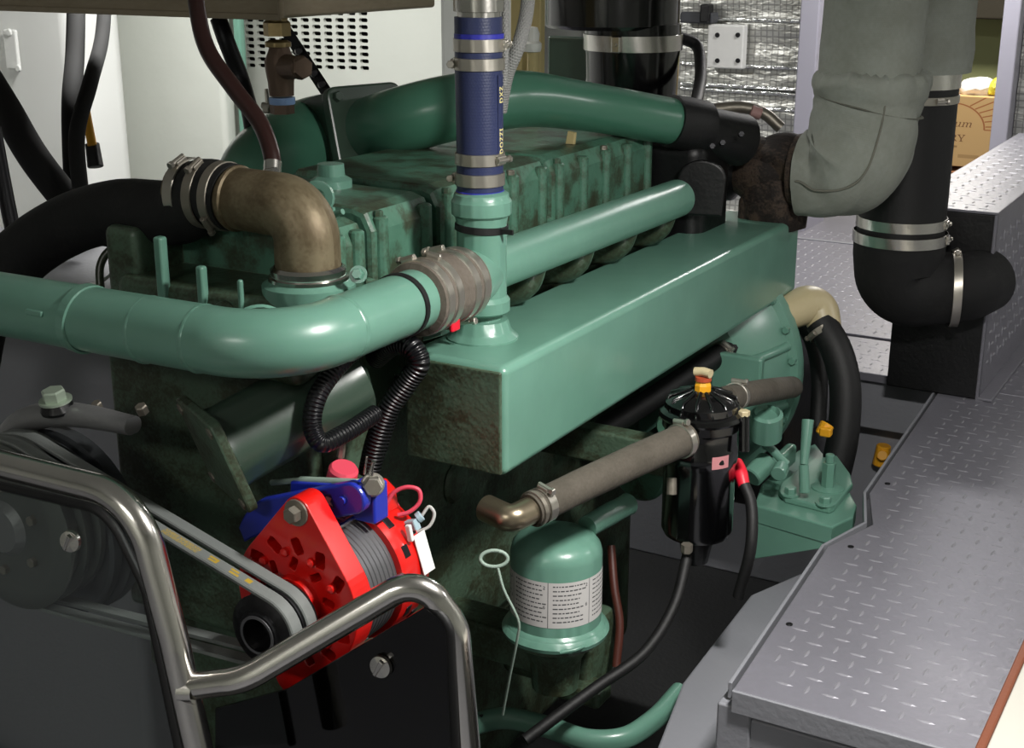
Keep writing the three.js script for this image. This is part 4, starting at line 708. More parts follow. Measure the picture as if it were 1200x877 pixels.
  part('outlet_flange', lathe([[0.0, -0.008], [0.07, -0.008], [0.072, 0.0], [0.07, 0.008], [0, 0.008]], at(938, 200, { z: -2.565 }), X1, 30), M.rust, tt);
  part('inlet_foot', [box(tc.x, tc.y - 0.085, tc.z + 0.01, 0.085, 0.08, 0.085, 0.014)], M.rust, tt);
  part('compressor_cover', lathe([[0, 0.0], [0.05, 0.0], [0.075, 0.02], [0.08, 0.05], [0.06, 0.09], [0, 0.1]], tc.clone().add(V(-0.05, 0.01, 0)), NX, 36), M.blackPaint, tt);
  part('oil_pipe', [sweep(smooth([at(838, 128, { d: 2.75 }), at(870, 126, { d: 2.75 }), at(895, 133, { d: 2.75 }), at(915, 150, { d: 2.75 })], 20), 0.012, 14)], M.bandDull, tt, 'pale oil pipe');
  part('red_mark', cyl(at(880, 130, { d: 2.738 }), at(892, 134, { d: 2.738 }), 0.0125, 0.0125, 14), S({ color: 0xb08a86, roughness: 0.6 }), tt, 'faded red sleeve');
  for (const [u, v] of [[834, 172], [846, 168], [868, 158]]) part('bolt', hexGeo(at(u, v, { d: 2.5 }), V(0.5, 0.3, 0.8), 0.006, 0.008), M.darkSteel, tt);
}

// ================================================================ BELT DRIVE AND ALTERNATOR
const AP = at(303, 744, { z: -1.084 });                // alternator shaft (runs along z)
const BP = at(22, 612, { z: -1.10 });                 // big drive pulley shaft
const RA = 0.044, RB = 0.112;
{
  const t = thing('alternator', 'red finned alternator with grey stator behind the chrome rail', 'alternator');
  const cx = AP.x - 0.002, cy = AP.y + 0.01, zf = -1.157;
  // front housing: round plate with an ear on top and vent windows
  const hs = new THREE.Shape(), N = 72, ear = 1.52, low = -1.75;
  { const pts = []; for (const [x, y, r] of [[0, 0, 0.09], [0.008, 0.118, 0.019], [-0.02, -0.112, 0.019]]) for (let i = 0; i < N; i++) pts.push([x + r * Math.cos(i / N * 2 * Math.PI), y + r * Math.sin(i / N * 2 * Math.PI)]);
    pts.sort((p, q) => p[0] - q[0] || p[1] - q[1]); const cr = (o, p, q) => (p[0] - o[0]) * (q[1] - o[1]) - (p[1] - o[1]) * (q[0] - o[0]), half = l => { const h = []; for (const p of l) { while (h.length > 1 && cr(h[h.length - 2], h[h.length - 1], p) <= 0) h.pop(); h.push(p); } h.pop(); return h; };
    [...half(pts), ...half(pts.reverse())].forEach((p, i) => i ? hs.lineTo(...p) : hs.moveTo(...p)); hs.closePath(); }
  const win = (r, a, w, h, rot) => { const p = new THREE.Path(), q = (x, y) => [r * Math.cos(a) + x * Math.cos(a + rot) - y * Math.sin(a + rot), r * Math.sin(a) + x * Math.sin(a + rot) + y * Math.cos(a + rot)]; const pts = [[-w, -h * 0.7], [-w * 0.7, -h], [w * 0.7, -h], [w, -h * 0.7], [w, h * 0.7], [w * 0.7, h], [-w * 0.7, h], [-w, h * 0.7]].map(c => q(...c)); pts.forEach((c, i) => i ? p.lineTo(...c) : p.moveTo(...c)); p.closePath(); hs.holes.push(p); };
  for (let k = 0; k < 13; k++) win(0.0735, k / 13 * 2 * Math.PI + 0.05, 0.0105, 0.007, 0.5);
  for (let k = 0; k < 9; k++) win(0.0495, k / 9 * 2 * Math.PI + 0.2, 0.0085, 0.0048, -0.4);
  const fh = part('front_housing', [extr(hs, 0.034, V(cx, cy, zf - 0.034), X1, upY, 0.0012, 10)], M.red, t);
  for (let k = 0; k < 10; k++) { const a = k / 10 * 2 * Math.PI - 0.12; part('stud', lathe([[0, 0], [0.006, 0], [0.0055, 0.006], [0, 0.009]], V(cx + 0.0625 * Math.cos(a), cy + 0.064 * Math.sin(a), zf - 0.001), Z1, 12), M.red, fh); }
  part('hub_ring', lathe([[0.028, 0], [0.036, 0.0], [0.034, 0.012], [0.028, 0.014]], V(cx, cy, zf - 0.001), Z1, 32), M.red, fh);
  bolt(fh, V(cx + 0.008, cy + 0.118, zf), Z1, 0.0105, M.bandDull, 0.012);
  const core = part('rotor', [cyl(V(cx, cy, zf - 0.03), V(cx, cy, zf - 0.19), 0.066, 0.066, 40)], M.darkSteel, t, 'dark rotor seen through the vents');
  part('stator', [lathe([[0.06, 0], [0.084, 0], [0.084, 0.06], [0.06, 0.06]], V(cx, cy, zf - 0.034), NZ, 48)], M.alloy, t, 'grey laminated stator ring');
  for (let k = 0; k < 7; k++) part('lamination', lathe([[0.084, 0], [0.0852, 0.001], [0.0852, 0.0045], [0.084, 0.0055]], V(cx, cy, zf - 0.038 - k * 0.008), NZ, 48), M.alloy, t);
  for (const a of [0.18, 1.25, 2.6, -1.2]) part('through_bolt', cyl(V(cx + 0.089 * Math.cos(a), cy + 0.089 * Math.sin(a), zf - 0.03), V(cx + 0.089 * Math.cos(a), cy + 0.089 * Math.sin(a), zf - 0.1), 0.0042, 0.0042, 12), M.steel, t);
  // rear housing: closed red shell, dark boxes stand for its shaded square windows
  const rear = lathe([[0.072, 0], [0.092, 0.001], [0.094, 0.006], [0.093, 0.05], [0.086, 0.066], [0.06, 0.074], [0.0, 0.076]], V(cx, cy, zf - 0.094), NZ, 56);
  const rh = part('rear_housing', [rear], M.red, t);
  for (let r = 0; r < 2; r++) for (let k = 0; k < 14; k++) { const a = k / 14 * 2 * Math.PI + r * 0.22, zz = zf - 0.112 - r * 0.026; part('vent_shade_box', box(0, 0, 0, 0.004, 0.016, 0.012, 0.001).applyMatrix4(new THREE.Matrix4().makeTranslation(cx + 0.0925 * Math.cos(a), cy + 0.0925 * Math.sin(a), zz).multiply(new THREE.Matrix4().makeRotationZ(a))), M.darkSteel, rh, 'dark box standing for the shade inside a vent hole'); }
  // red arch joining the ear to the rear housing
  part('rear_ear', extr([[-0.03, 0.08], [0.03, 0.08], [0.026, 0.104], [0.012, 0.115], [-0.01, 0.112], [-0.026, 0.1]], 0.03, V(cx + 0.02, cy, zf - 0.15), X1, upY, 0.004), M.red, rh);
  // terminal block, label, connector, wires
  const tb = at(478, 632, { z: -1.33 });
  { const a = 0.3, o = V(cx + 0.0945 * Math.cos(a), cy + 0.0945 * Math.sin(a), zf - 0.142); part('rating_label', extr([[-0.012, -0.026], [0.012, -0.026], [0.012, 0.026], [-0.012, 0.026]], 0.0016, o, NZ, V(-Math.sin(a), Math.cos(a), 0), 0.0004), M.whitePlastic, t, 'white printed label'); }
  part('terminal_block', box(tb.x, tb.y, tb.z, 0.04, 0.035, 0.03, 0.005), M.blackPaint, t);
  part('plug', [extr([[-0.02, -0.007], [0.02, -0.007], [0.02, 0.007], [-0.02, 0.007]], 0.012, at(478, 615, { d: 1.72 }), V(0.9, 0.35, 0).normalize(), V(-0.35, 0.9, 0).normalize(), 0.002), cyl(at(489, 608, { d: 1.71 }), at(494, 604, { d: 1.71 }), 0.007)], S({ color: 0x9fb6c0, roughness: 0.4 }), t, 'pale blue plug');
  part('label_tag', box(0, 0, 0, 0.008, 0.022, 0.006, 0.002).applyMatrix4(new THREE.Matrix4().makeRotationZ(0.2)).translate(...at(480, 625, { d: 1.69 }).toArray()), M.whitePlastic, t, 'white tag');
  part('grey_wire', sweep(smooth([at(494, 605, { d: 1.72 }), at(503, 594, { d: 1.72 }), at(509, 602, { d: 1.72 }), at(503, 617, { d: 1.72 }), at(488, 624, { d: 1.72 })], 24), 0.0022, 8), S({ color: 0xb8b8b4, roughness: 0.5 }), t, 'grey wire loop');
  part('red_wire', sweep(smooth([at(452, 592, { d: 1.7 }), at(462, 577, { d: 1.7 }), at(478, 571, { d: 1.7 }), at(491, 575, { d: 1.7 }), at(492, 588, { d: 1.7 }), at(480, 600, { d: 1.7 }), at(466, 604, { d: 1.7 })], 30), 0.0028, 8), M.pink, t, 'pink red wire loop');
  part('red_sleeve', [cyl(at(443, 575, { d: 1.75 }), at(460, 600, { d: 1.74 }), 0.014, 0.012)], M.pink, t, 'pink red insulating boot');
  // pulley
  const pl = part('pulley', [lathe([[0, 0.032], [0.021, 0.032], [0.021, 0], [0.027, 0], [0.030, 0.004], [0.038, 0.006], [RA + 0.002, 0.010], [RA + 0.002, 0.012], [RA - 0.004, 0.014], [RA - 0.004, 0.026], [RA + 0.002, 0.029], [RA + 0.002, 0.032], [RA - 0.004, 0.035], [RA - 0.004, 0.047], [RA + 0.002, 0.05], [RA, 0.058], [0, 0.058]].map(p => [p[0], p[1]]), V(AP.x, AP.y, -1.082), NZ, 40)], M.darkSteel, t, 'dark two groove pulley');
  part('pulley_bore', lathe([[0.021, 0], [0.0245, 0.0], [0.0245, 0.002], [0.021, 0.002]], V(AP.x, AP.y, -1.0805), NZ, 28), M.alloy, pl, 'bright rim of the bore');
  part('shaft', cyl(V(AP.x, AP.y, -1.108), V(AP.x, AP.y, -1.2), 0.011), M.steel, t);
}
{ // blue adjusting arm
  const t = thing('adjusting_arm', 'blue slotted alternator adjusting arm with a hex bolt', 'bracket');
  const o = at(312, 596, { z: -1.225 }), e = at(420, 580, { z: -1.225 }), d = e.clone().sub(o), L = d.length(), ex = d.normalize(), ey = Z1.clone().cross(ex).normalize();
  const s = new THREE.Shape(); s.moveTo(-0.042, -0.016); s.quadraticCurveTo(-0.02, 0.008, 0.01, 0.016); s.lineTo(L, 0.02); s.absarc(L, 0, 0.02, Math.PI / 2, -Math.PI / 2, true); s.lineTo(0.02, -0.024); s.quadraticCurveTo(-0.02, -0.03, -0.04, -0.036); s.closePath();
  const h = new THREE.Path(); h.moveTo(0.07, -0.008); h.lineTo(L - 0.03, -0.008); h.lineTo(L - 0.03, 0.008); h.lineTo(0.07, 0.008); h.closePath(); s.holes.push(h);
  const arm = part('arm', extr(s, 0.016, o, ex, ey, 0.003), M.blue, t);
  part('slot_plate', extr([[0.065, -0.009], [L - 0.025, -0.009], [L - 0.025, 0.009], [0.065, 0.009]], 0.006, o.clone().add(V(0, 0, 0.001)), ex, ey, 0.001), S({ color: 0x30519f, roughness: 0.4 }), arm);
  const emb = extr([[-0.012, -0.008], [-0.004, -0.002], [0.0, 0.004], [0.006, 0.006], [0.012, 0.002], [0.008, -0.001], [0.01, -0.008], [0.002, -0.002]], 0.0015, o.clone().addScaledVector(ex, L - 0.048).add(V(0, 0, 0.0068)), ex, ey, 0.0003);
  part('emblem', emb, M.whitePlastic, arm, 'white emblem in the slot');
  for (let k = 0; k < 3; k++) part('emblem', extr([[0, 0], [0.003, 0], [0.0015, 0.009], [-0.0015, 0.009]], 0.0015, o.clone().addScaledVector(ex, L - 0.062 + k * 0.005).add(V(0, 0, 0.0068)).addScaledVector(ey, -0.003), ex, ey, 0.0003), M.whitePlastic, arm, 'white stroke of the emblem');
  part('pin', lathe([[0, 0], [0.006, 0], [0.005, 0.004], [0, 0.005]], o.clone().addScaledVector(ex, L - 0.012).add(V(0, 0, 0.016)), Z1, 14), M.blue, arm);
  const bp = at(437, 578, { z: -1.215 });
  part('block', [box(...at(434, 586, { z: -1.25 }).toArray(), 0.034, 0.05, 0.03, 0.004)], M.blue, t);
  part('tie_rod', [cyl(at(318, 566, { z: -1.25 }), at(352, 563, { z: -1.25 }), 0.0038), cyl(at(352, 563, { z: -1.25 }), at(420, 566, { z: -1.25 }), 0.005)], M.zinc, t, 'pale metal adjusting rod');
  part('rod_clevis', [extr([[0, -0.01], [0.06, -0.012], [0.066, 0.008], [0.004, 0.008]], 0.02, at(350, 566, { z: -1.26 }), V(1, 0.15, 0).normalize(), V(-0.15, 1, 0).normalize(), 0.002)], M.blue, t);
  part('hex_bolt', [hexGeo(at(437, 568, { z: -1.23 }), V(0.55, 0.1, 0.8), 0.012, 0.013), cyl(at(436, 569, { z: -1.237 }), at(437, 568, { z: -1.229 }), 0.0145)], M.band, t, 'silver hex bolt');
  part('set_screw', [sweep([at(434, 556, { z: -1.22 }), at(436, 548, { z: -1.22 }), at(438, 541, { z: -1.22 })], (s, l) => 0.004 - 0.0022 * s + 0.0008 * Math.sin(l * 2500), 10), cyl(at(427, 556, { z: -1.22 }), at(430, 535, { z: -1.22 }), 0.0014)], M.steel, t);
  single('pink_cap', 'pink rubber terminal cap behind the blue arm', 'cap', [lathe([[0, 0], [0.019, 0], [0.020, 0.004], [0.019, 0.03], [0.016, 0.034], [0, 0.034]], at(398, 572, { z: -1.29 }), V(0.35, 1, 0.1), 28)], M.pink);
  single('lug_stud', 'short bronze stud above the pink cap', 'stud', [hexGeo(at(399, 536, { z: -1.3 }), V(0.2, 1, 0), 0.005, 0.02), cyl(at(399, 545, { z: -1.3 }), at(399, 532, { z: -1.3 }), 0.003)], M.bandDull);
}
{ // big pulley and two belts
  const t = thing('drive_pulley', 'large dark grooved drive pulley behind the clear guard', 'pulley');
  part('rim', lathe([[0.02, 0.0], [0.07, 0.0], [0.085, -0.004], [0.1, -0.004], [RB + 0.003, 0.004], [RB + 0.003, 0.008], [RB - 0.006, 0.012], [RB - 0.006, 0.026], [RB + 0.003, 0.03], [RB + 0.003, 0.034], [RB - 0.006, 0.038], [RB - 0.006, 0.05], [RB + 0.003, 0.054], [RB + 0.003, 0.062], [0.03, 0.066]], V(BP.x, BP.y, -1.078), NZ, 72), S({ color: 0x5c605c, roughness: 0.5, metalness: 0.4 }), t);
  part('damper', lathe([[0.03, 0], [0.122, 0.0], [0.127, 0.004], [0.127, 0.016], [0.120, 0.02], [0.120, 0.026], [0.132, 0.03], [0.132, 0.05], [0.03, 0.052]], V(BP.x - 0.01, BP.y - 0.03, -1.146), NZ, 72), S({ color: 0x4a4d50, roughness: 0.45, metalness: 0.4, bumpMap: T.fine, bumpScale: 0.0003 }), t, 'stepped grey damper ring');
  part('hub', lathe([[0, 0.0], [0.03, 0.0], [0.034, 0.004], [0.045, 0.02], [0, 0.02]], V(BP.x, BP.y, -1.068), NZ, 40), M.castIron, t);
  for (let k = 0; k < 6; k++) { const a = k / 6 * 2 * Math.PI + 0.4; part('hub_bolt', hexGeo(V(BP.x + 0.06 * Math.cos(a), BP.y + 0.06 * Math.sin(a), -1.079), Z1, 0.007, 0.008), M.bandDull, t); }
  const belt = (z, w, mat, name, label) => {
    const d = V(AP.x - BP.x, AP.y - BP.y, 0), D = d.length(), base = Math.atan2(d.y, d.x), off = Math.acos((RB - RA) / D), P = [];
    const push = (c, r, a0, a1, n) => { for (let i = 0; i <= n; i++) { const a = a0 + (a1 - a0) * i / n; P.push([c.x + r * Math.cos(a), c.y + r * Math.sin(a), a]); } };
    push(AP, RA, base - off, base + off, 16); push(BP, RB, base + off, base + 2 * Math.PI - off, 40); P.push(P[0]);
    const th = 0.0055, sec = [[0, -w / 2 + 0.001], [th - 0.0015, -w / 2], [th, -w / 2 + 0.0015], [th, w / 2 - 0.0015], [th - 0.0015, w / 2], [0, w / 2 - 0.001]];
    const pos = [], idx = [], uv = [], m = sec.length; let l = 0;
    P.forEach((p, i) => { if (i) l += Math.hypot(p[0] - P[i - 1][0], p[1] - P[i - 1][1]); sec.forEach(([r, s], k) => { pos.push(p[0] + r * Math.cos(p[2]), p[1] + r * Math.sin(p[2]), z + s); uv.push(k * 0.004, l); }); });
    for (let i = 0; i < P.length - 1; i++) for (let k = 0; k < m; k++) { const a = i * m + k, b = i * m + (k + 1) % m, c = a + m, e = b + m; idx.push(a, c, b, b, c, e); }
    const g0 = new THREE.BufferGeometry(); g0.setAttribute('position', new THREE.Float32BufferAttribute(pos, 3)); g0.setIndex(idx);
    const gg = boxUV(toCreasedNormals(g0.toNonIndexed(), 0.5));
    const b = thing(name, label, 'belt', 'drive belts'); part('belt_loop', gg, mat, b);
    return { b, p0: V(BP.x + (RB + th) * Math.cos(base + off), BP.y + (RB + th) * Math.sin(base + off), z), p1: V(AP.x + (RA + th) * Math.cos(base + off), AP.y + (RA + th) * Math.sin(base + off), z), n: V(Math.cos(base + off), Math.sin(base + off), 0) };
  };
  const f = belt(-1.097, 0.019, M.beltRubber, 'drive_belt', 'grey rubber drive belt with yellow print running to the alternator pulley');
  belt(-1.124, 0.018, M.beltRubber, 'drive_belt', 'plain grey rubber drive belt beside the printed belt');
  const tex = canvasTex(512, 64, (g, w, h) => { g.fillStyle = '#737775'; g.fillRect(0, 0, w, h); g.fillStyle = '#b0922e'; g.font = 'bold 34px monospace'; g.fillText('XHBEXHDBXH', 6, 30); g.fillText('HDXBEHXBDE', 6, 60); g.fillRect(262, 8, 52, 18); g.fillRect(268, 34, 44, 18); g.fillRect(300, 20, 14, 30); g.fillRect(380, 8, 44, 18); g.fillRect(386, 36, 50, 18); g.fillRect(470, 12, 30, 38); });
  const dir = f.p1.clone().sub(f.p0), a = f.p0.clone().addScaledVector(dir, 0.58).addScaledVector(f.n, 0.0004), c = f.p0.clone().addScaledVector(dir, 0.93).addScaledVector(f.n, 0.0004), hw = 0.0062;
  const g = new THREE.BufferGeometry(); const q = [a.clone().add(V(0, 0, hw)), c.clone().add(V(0, 0, hw)), c.clone().add(V(0, 0, -hw)), a.clone().add(V(0, 0, -hw))];
  g.setAttribute('position', new THREE.Float32BufferAttribute(q.flatMap(v => v.toArray()), 3)); g.setAttribute('uv', new THREE.Float32BufferAttribute([0, 0, 1, 0, 1, 1, 0, 1], 2)); g.setIndex([0, 1, 2, 0, 2, 3]); g.computeVertexNormals();
  part('print', norm(g), S({ map: tex, roughness: 0.5, side: THREE.DoubleSide }), f.b, 'yellow printed marking');
  // tensioner bracket over the pulley
  const tb = thing('tensioner_bracket', 'grey cast tensioner arm with a big hex bolt over the pulley', 'bracket');
  const arm = smooth([at(14, 512, { z: -1.16 }), at(30, 494, { z: -1.16 }), at(62, 486, { z: -1.16 }), at(100, 488, { z: -1.16 }), at(156, 499, { z: -1.16 })], 30);
  part('arm', sweep(arm, (s, l, a) => (0.025 - 0.010 * s) * (0.72 + 0.25 * Math.abs(Math.sin(a))), 20), M.castIron, tb);
  const bp = at(68, 482, { z: -1.15 });
  part('bush', lathe([[0, 0], [0.021, 0], [0.022, 0.004], [0.018, 0.014], [0, 0.014]], bp, V(0, 1, 0.15), 28), M.blackPaint, tb);
  part('hex_bolt', [lathe([[0, 0], [0.021, 0], [0.021, 0.003], [0, 0.003]], bp.clone().add(V(0, 0.014, 0.002)), V(0, 1, 0.15), 28), hexGeo(bp.clone().add(V(0, 0.017, 0.003)), V(0, 1, 0.15), 0.0155, 0.014)], S({ color: 0xa9b8a6, roughness: 0.4, metalness: 0.4 }), tb, 'pale green zinc bolt');
  part('small_bolt', [hexGeo(at(168, 484, { z: -1.19 }), V(0, 1, 0.4), 0.008, 0.012), hexGeo(at(116, 480, { z: -1.2 }), V(0, 1, 0.4), 0.007, 0.012)], M.bandDull, tb);
}
// ================================================================ RAIL AND GUARD
{
  const zr = -0.98, t = thing('guard_rail', 'polished stainless tube rail guarding the belt drive', 'rail'), r = 0.0168;
  const joint = at(214, 806, { z: zr });
  const left = fillet([at(-80, 524, { z: zr }), at(160, 584, { z: zr }), at(206, 760, { z: zr }), at(250, 960, { z: zr })], [0.075, 0.2], 18);
  part('left_tube', sweep(left, r, 32), M.polished, t);
  const right = fillet([joint, at(285, 797, { z: -0.995 }), at(492, 676, { z: -1.10 }), at(534, 735, { z: -1.115 }), at(555, 960, { z: -1.115 })], [0.09, 0.035, 0.06], 18);
  part('right_tube', sweep(right, 0.0152, 32), M.polished, t);
  part('weld', sweep([joint.clone().add(V(0.004, 0.0005, 0)), joint.clone().add(V(0.012, 0.0006, -0.001)), joint.clone().add(V(0.021, 0.001, -0.002))], s => 0.0182 - 0.003 * s, 24, false), M.polished, t);
  // clear guard sheet with quarter-turn fasteners
  const zg = zr - 0.024, gq = (u, v) => at(u, v, { z: zg });
  const pg = (list) => list.map(([u, v]) => { const p = gq(u, v); return [p.x, p.y]; });
  const gd = thing('clear_guard', 'clear plastic guard sheet in the stainless rail over the pulley', 'guard');
  part('sheet', extr(pg([[-90, 552], [130, 604], [165, 650], [190, 760], [226, 960], [-90, 960]]), 0.005, V(0, 0, zg), X1, upY, 0.001), M.acrylic, gd);
  part('edge_seal', sweep(fillet([gq(-80, 550), gq(128, 598), gq(172, 690), gq(228, 960)].map(p => p.add(V(0, 0, 0.002))), [0.06, 0.05], 14), 0.0055, 10), M.rubber, gd, 'black rubber edging');
  const fast = (par, p, dir) => { part('fastener', [lathe([[0, 0], [0.0135, 0], [0.0125, 0.004], [0.0, 0.006]], p, dir, 24), extr([[-0.002, -0.011], [0.002, -0.011], [0.003, 0.011], [-0.003, 0.011]], 0.006, p.clone().addScaledVector(dir, 0.003), X1.clone().applyAxisAngle(Z1, -0.5), upY.clone().applyAxisAngle(Z1, -0.5), 0.001)], M.steel, par, 'steel quarter-turn fastener'); };
  fast(gd, gq(88, 632).add(V(0, 0, 0.006)), V(0.25, 0.1, 1).normalize());
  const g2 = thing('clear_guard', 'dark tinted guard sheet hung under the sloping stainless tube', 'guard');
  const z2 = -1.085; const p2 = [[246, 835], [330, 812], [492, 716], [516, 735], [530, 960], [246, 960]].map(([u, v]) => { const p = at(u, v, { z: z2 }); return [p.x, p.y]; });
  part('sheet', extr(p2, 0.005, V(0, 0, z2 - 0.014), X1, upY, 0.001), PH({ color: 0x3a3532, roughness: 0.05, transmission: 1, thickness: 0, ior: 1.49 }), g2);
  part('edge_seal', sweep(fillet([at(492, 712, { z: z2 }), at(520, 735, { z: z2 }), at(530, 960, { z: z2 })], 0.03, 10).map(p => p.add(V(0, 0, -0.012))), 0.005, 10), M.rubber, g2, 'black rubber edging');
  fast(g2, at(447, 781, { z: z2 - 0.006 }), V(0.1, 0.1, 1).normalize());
}
// ================================================================ CONDUITS, FILTERS AND SIDE HOSES
{
  const cd = (label, pts, r, mat = M.conduit) => single('corrugated_conduit', label, 'conduit', sweep(smooth(pts, 90), (t, l) => r, 18), mat);
  cd('black corrugated conduit looping below the green front pipe', [at(430, 400, { d: 1.72 }), at(400, 425, { d: 1.69 }), at(372, 465, { d: 1.67 }), at(366, 500, { d: 1.67 }), at(376, 519, { d: 1.67 }), at(400, 510, { d: 1.69 }), at(440, 485, { d: 1.74 })], 0.012);
  cd('thick black corrugated conduit turning down beside the oily box end', [at(440, 420, { d: 1.8 }), at(462, 404, { d: 1.76 }), at(483, 408, { d: 1.74 }), at(491, 425, { d: 1.74 }), at(478, 447, { d: 1.75 }), at(455, 480, { d: 1.76 }), at(440, 520, { d: 1.77 }), at(432, 556, { d: 1.78 })], 0.0145);
  cd('slim black corrugated conduit running down to the alternator', [at(470, 440, { d: 1.77 }), at(462, 475, { d: 1.77 }), at(450, 515, { d: 1.78 }), at(440, 545, { d: 1.79 })], 0.0085);
  // small bracket and nuts under the coupling
  const bk = thing('pipe_bracket', 'small green bracket with nuts under the rubber coupling', 'bracket');
  part('angle', [extr([[0, 0], [0.03, 0.012], [0.03, 0.028], [0.022, 0.03], [0.018, 0.02], [0.002, 0.014]], 0.02, at(505, 396, { d: 1.8 }), X1, upY, 0.002)], M.green, bk);
  for (const [u, v] of [[491, 391], [526, 368], [533, 366], [525, 382]]) part('nut', hexGeo(at(u, v, { d: 1.77 }), V(0.6, 0.2, 0.7), 0.006, 0.008), M.bandDull, bk);
}
{ // oil filter
  const c = at(651, 734, { z: -1.62 }), t = thing('oil_filter', 'pale green canister filter with a printed white label', 'filter');
  const r = 0.071;
  part('canister', lathe([[0, -0.004], [r + 0.004, -0.004], [r + 0.006, 0.004], [r + 0.002, 0.012], [r - 0.003, 0.016], [r - 0.003, 0.124], [r - 0.006, 0.136], [r - 0.014, 0.146], [r - 0.028, 0.152], [0, 0.155]], c, upY, 56), M.green, t);
  part('rim', lathe([[r, -0.006], [r + 0.008, -0.004], [r + 0.0095, 0.002], [r + 0.006, 0.008], [r, 0.012]], c, upY, 56), M.green, t);
  const tex = canvasTex(1024, 256, (g, w, h) => {
    g.fillStyle = '#c9c6c4'; g.fillRect(0, 0, w, h); g.fillStyle = '#4a4a4c'; let s = 5; const rr = () => { s = (s * 16807) % 2147483647; return s / 2147483647; };
    for (let col = 0; col < 4; col++) { const x0 = col * 256 + 20; for (let k = 0; k < 9; k++) { let x = x0; const end = x0 + 150 + rr() * 60; while (x < end) { const ww = 8 + rr() * 22; g.fillRect(x, 18 + k * 25, ww, 7); x += ww + 6; } } g.fillRect(col * 256 + 246, 0, 4, h); g.font = 'bold 26px sans-serif'; g.fillText('2', col * 256 + 218, 40); g.fillText('6', col * 256 + 218, 150); }
  });
  const n = 40, rl = r - 0.0026, P = [], U = [], I = []; for (let i = 0; i <= n; i++) { const a = -1.9 + 3.8 * i / n + 0.35; for (const k of [0, 1]) { P.push(c.x + rl * Math.sin(a), c.y + 0.032 + 0.072 * k, c.z + rl * Math.cos(a)); U.push(i / n, k); } }
  for (let i = 0; i < n; i++) I.push(i * 2, i * 2 + 2, i * 2 + 1, i * 2 + 1, i * 2 + 2, i * 2 + 3);
  const g = new THREE.BufferGeometry(); g.setAttribute('position', new THREE.Float32BufferAttribute(P, 3)); g.setAttribute('uv', new THREE.Float32BufferAttribute(U, 2)); g.setIndex(I); g.computeVertexNormals();
  part('label', norm(g), S({ map: tex, roughness: 0.55 }), t, 'white label with lines of small print');
  part('filter_head', [lathe([[0, -0.10], [0.035, -0.10], [0.04, -0.05], [0.05, -0.03], [r - 0.004, -0.016], [r - 0.004, -0.004], [0, -0.004]], c, upY, 36), boxAt(V(c.x - 0.24, c.y - 0.08, c.z - 0.05), V(c.x - 0.02, c.y - 0.02, c.z + 0.02), 0.008)], M.greenOily, t);
  part('drain_clip', sweep([at(684, 758, { d: 1.97 }), at(674, 762, { d: 1.96 }), at(656, 765, { d: 1.96 })], 0.003, 8), M.green, t);
}
{ // brown side hose to the black separator
  const a = at(590, 613, { d: 1.78 }), b = at(806, 513, { d: 2.03 }), t = thing('side_hose', 'greyish brown rubber hose from brass fitting to black separator', 'hose'), d = b.clone().sub(a).normalize();
  const at2 = f => a.clone().lerp(b, f);
  part('hose', sweep([at2(0.13), at2(0.4).add(V(0, 0.002, 0)), at2(0.7).add(V(0, 0.002, 0)), at2(0.99)], s => 0.0225 + 0.002 * s, 28), M.hoseDark, t);
  clamp(t, at2(0.19), d, 0.0232, 0.014, M.band, V(0.1, 1, 0.3)); clamp(t, at2(0.96), d, 0.025, 0.012, M.band, V(-0.2, 1, 0.2)); clamp(t, at2(0.15), d, 0.0232, 0.007, M.bandDull, null);
  part('brass_fitting', [sweep(fillet([at2(0.14), at2(0.035), at2(0.035).add(V(-0.045, 0.002, -0.012))], 0.012, 8), 0.0185, 24)], S({ color: 0x9d917b, roughness: 0.3, metalness: 0.9 }), t, 'brass elbow fitting');
  const b2 = at(850, 468, { d: 2.18 }), e2 = at(912, 458, { d: 2.3 });
  const t2 = thing('side_hose', 'short dark brown hose behind the black separator lid', 'hose');
  part('hose', sweep(smooth([b2, at(882, 461, { d: 2.3 }), at(912, 456, { d: 2.46 }), at(928, 454, { d: 2.62 })], 20), 0.021, 24), M.hoseDark, t2);
  clamp(t2, at(862, 465, { d: 2.225 }), at(882, 461, { d: 2.3 }).sub(b2), 0.0215, 0.012, M.band, V(0, 1, 0.3));
  const t3 = thing('side_hose', 'dark hose curving under the green cooler box', 'hose');
  part('hose', sweep(smooth([at(700, 508, { d: 2.4 }), at(760, 470, { d: 2.48 }), at(815, 434, { d: 2.56 }), at(850, 412, { d: 2.61 }), at(885, 390, { d: 2.66 })], 36), 0.021, 20), M.rubber, t3);
  clamp(t3, at(846, 414.5, { d: 2.604 }), at(885, 390, { d: 2.66 }).sub(at(815, 434, { d: 2.56 })), 0.022, 0.014, M.band, V(0, 0.3, 1));
}
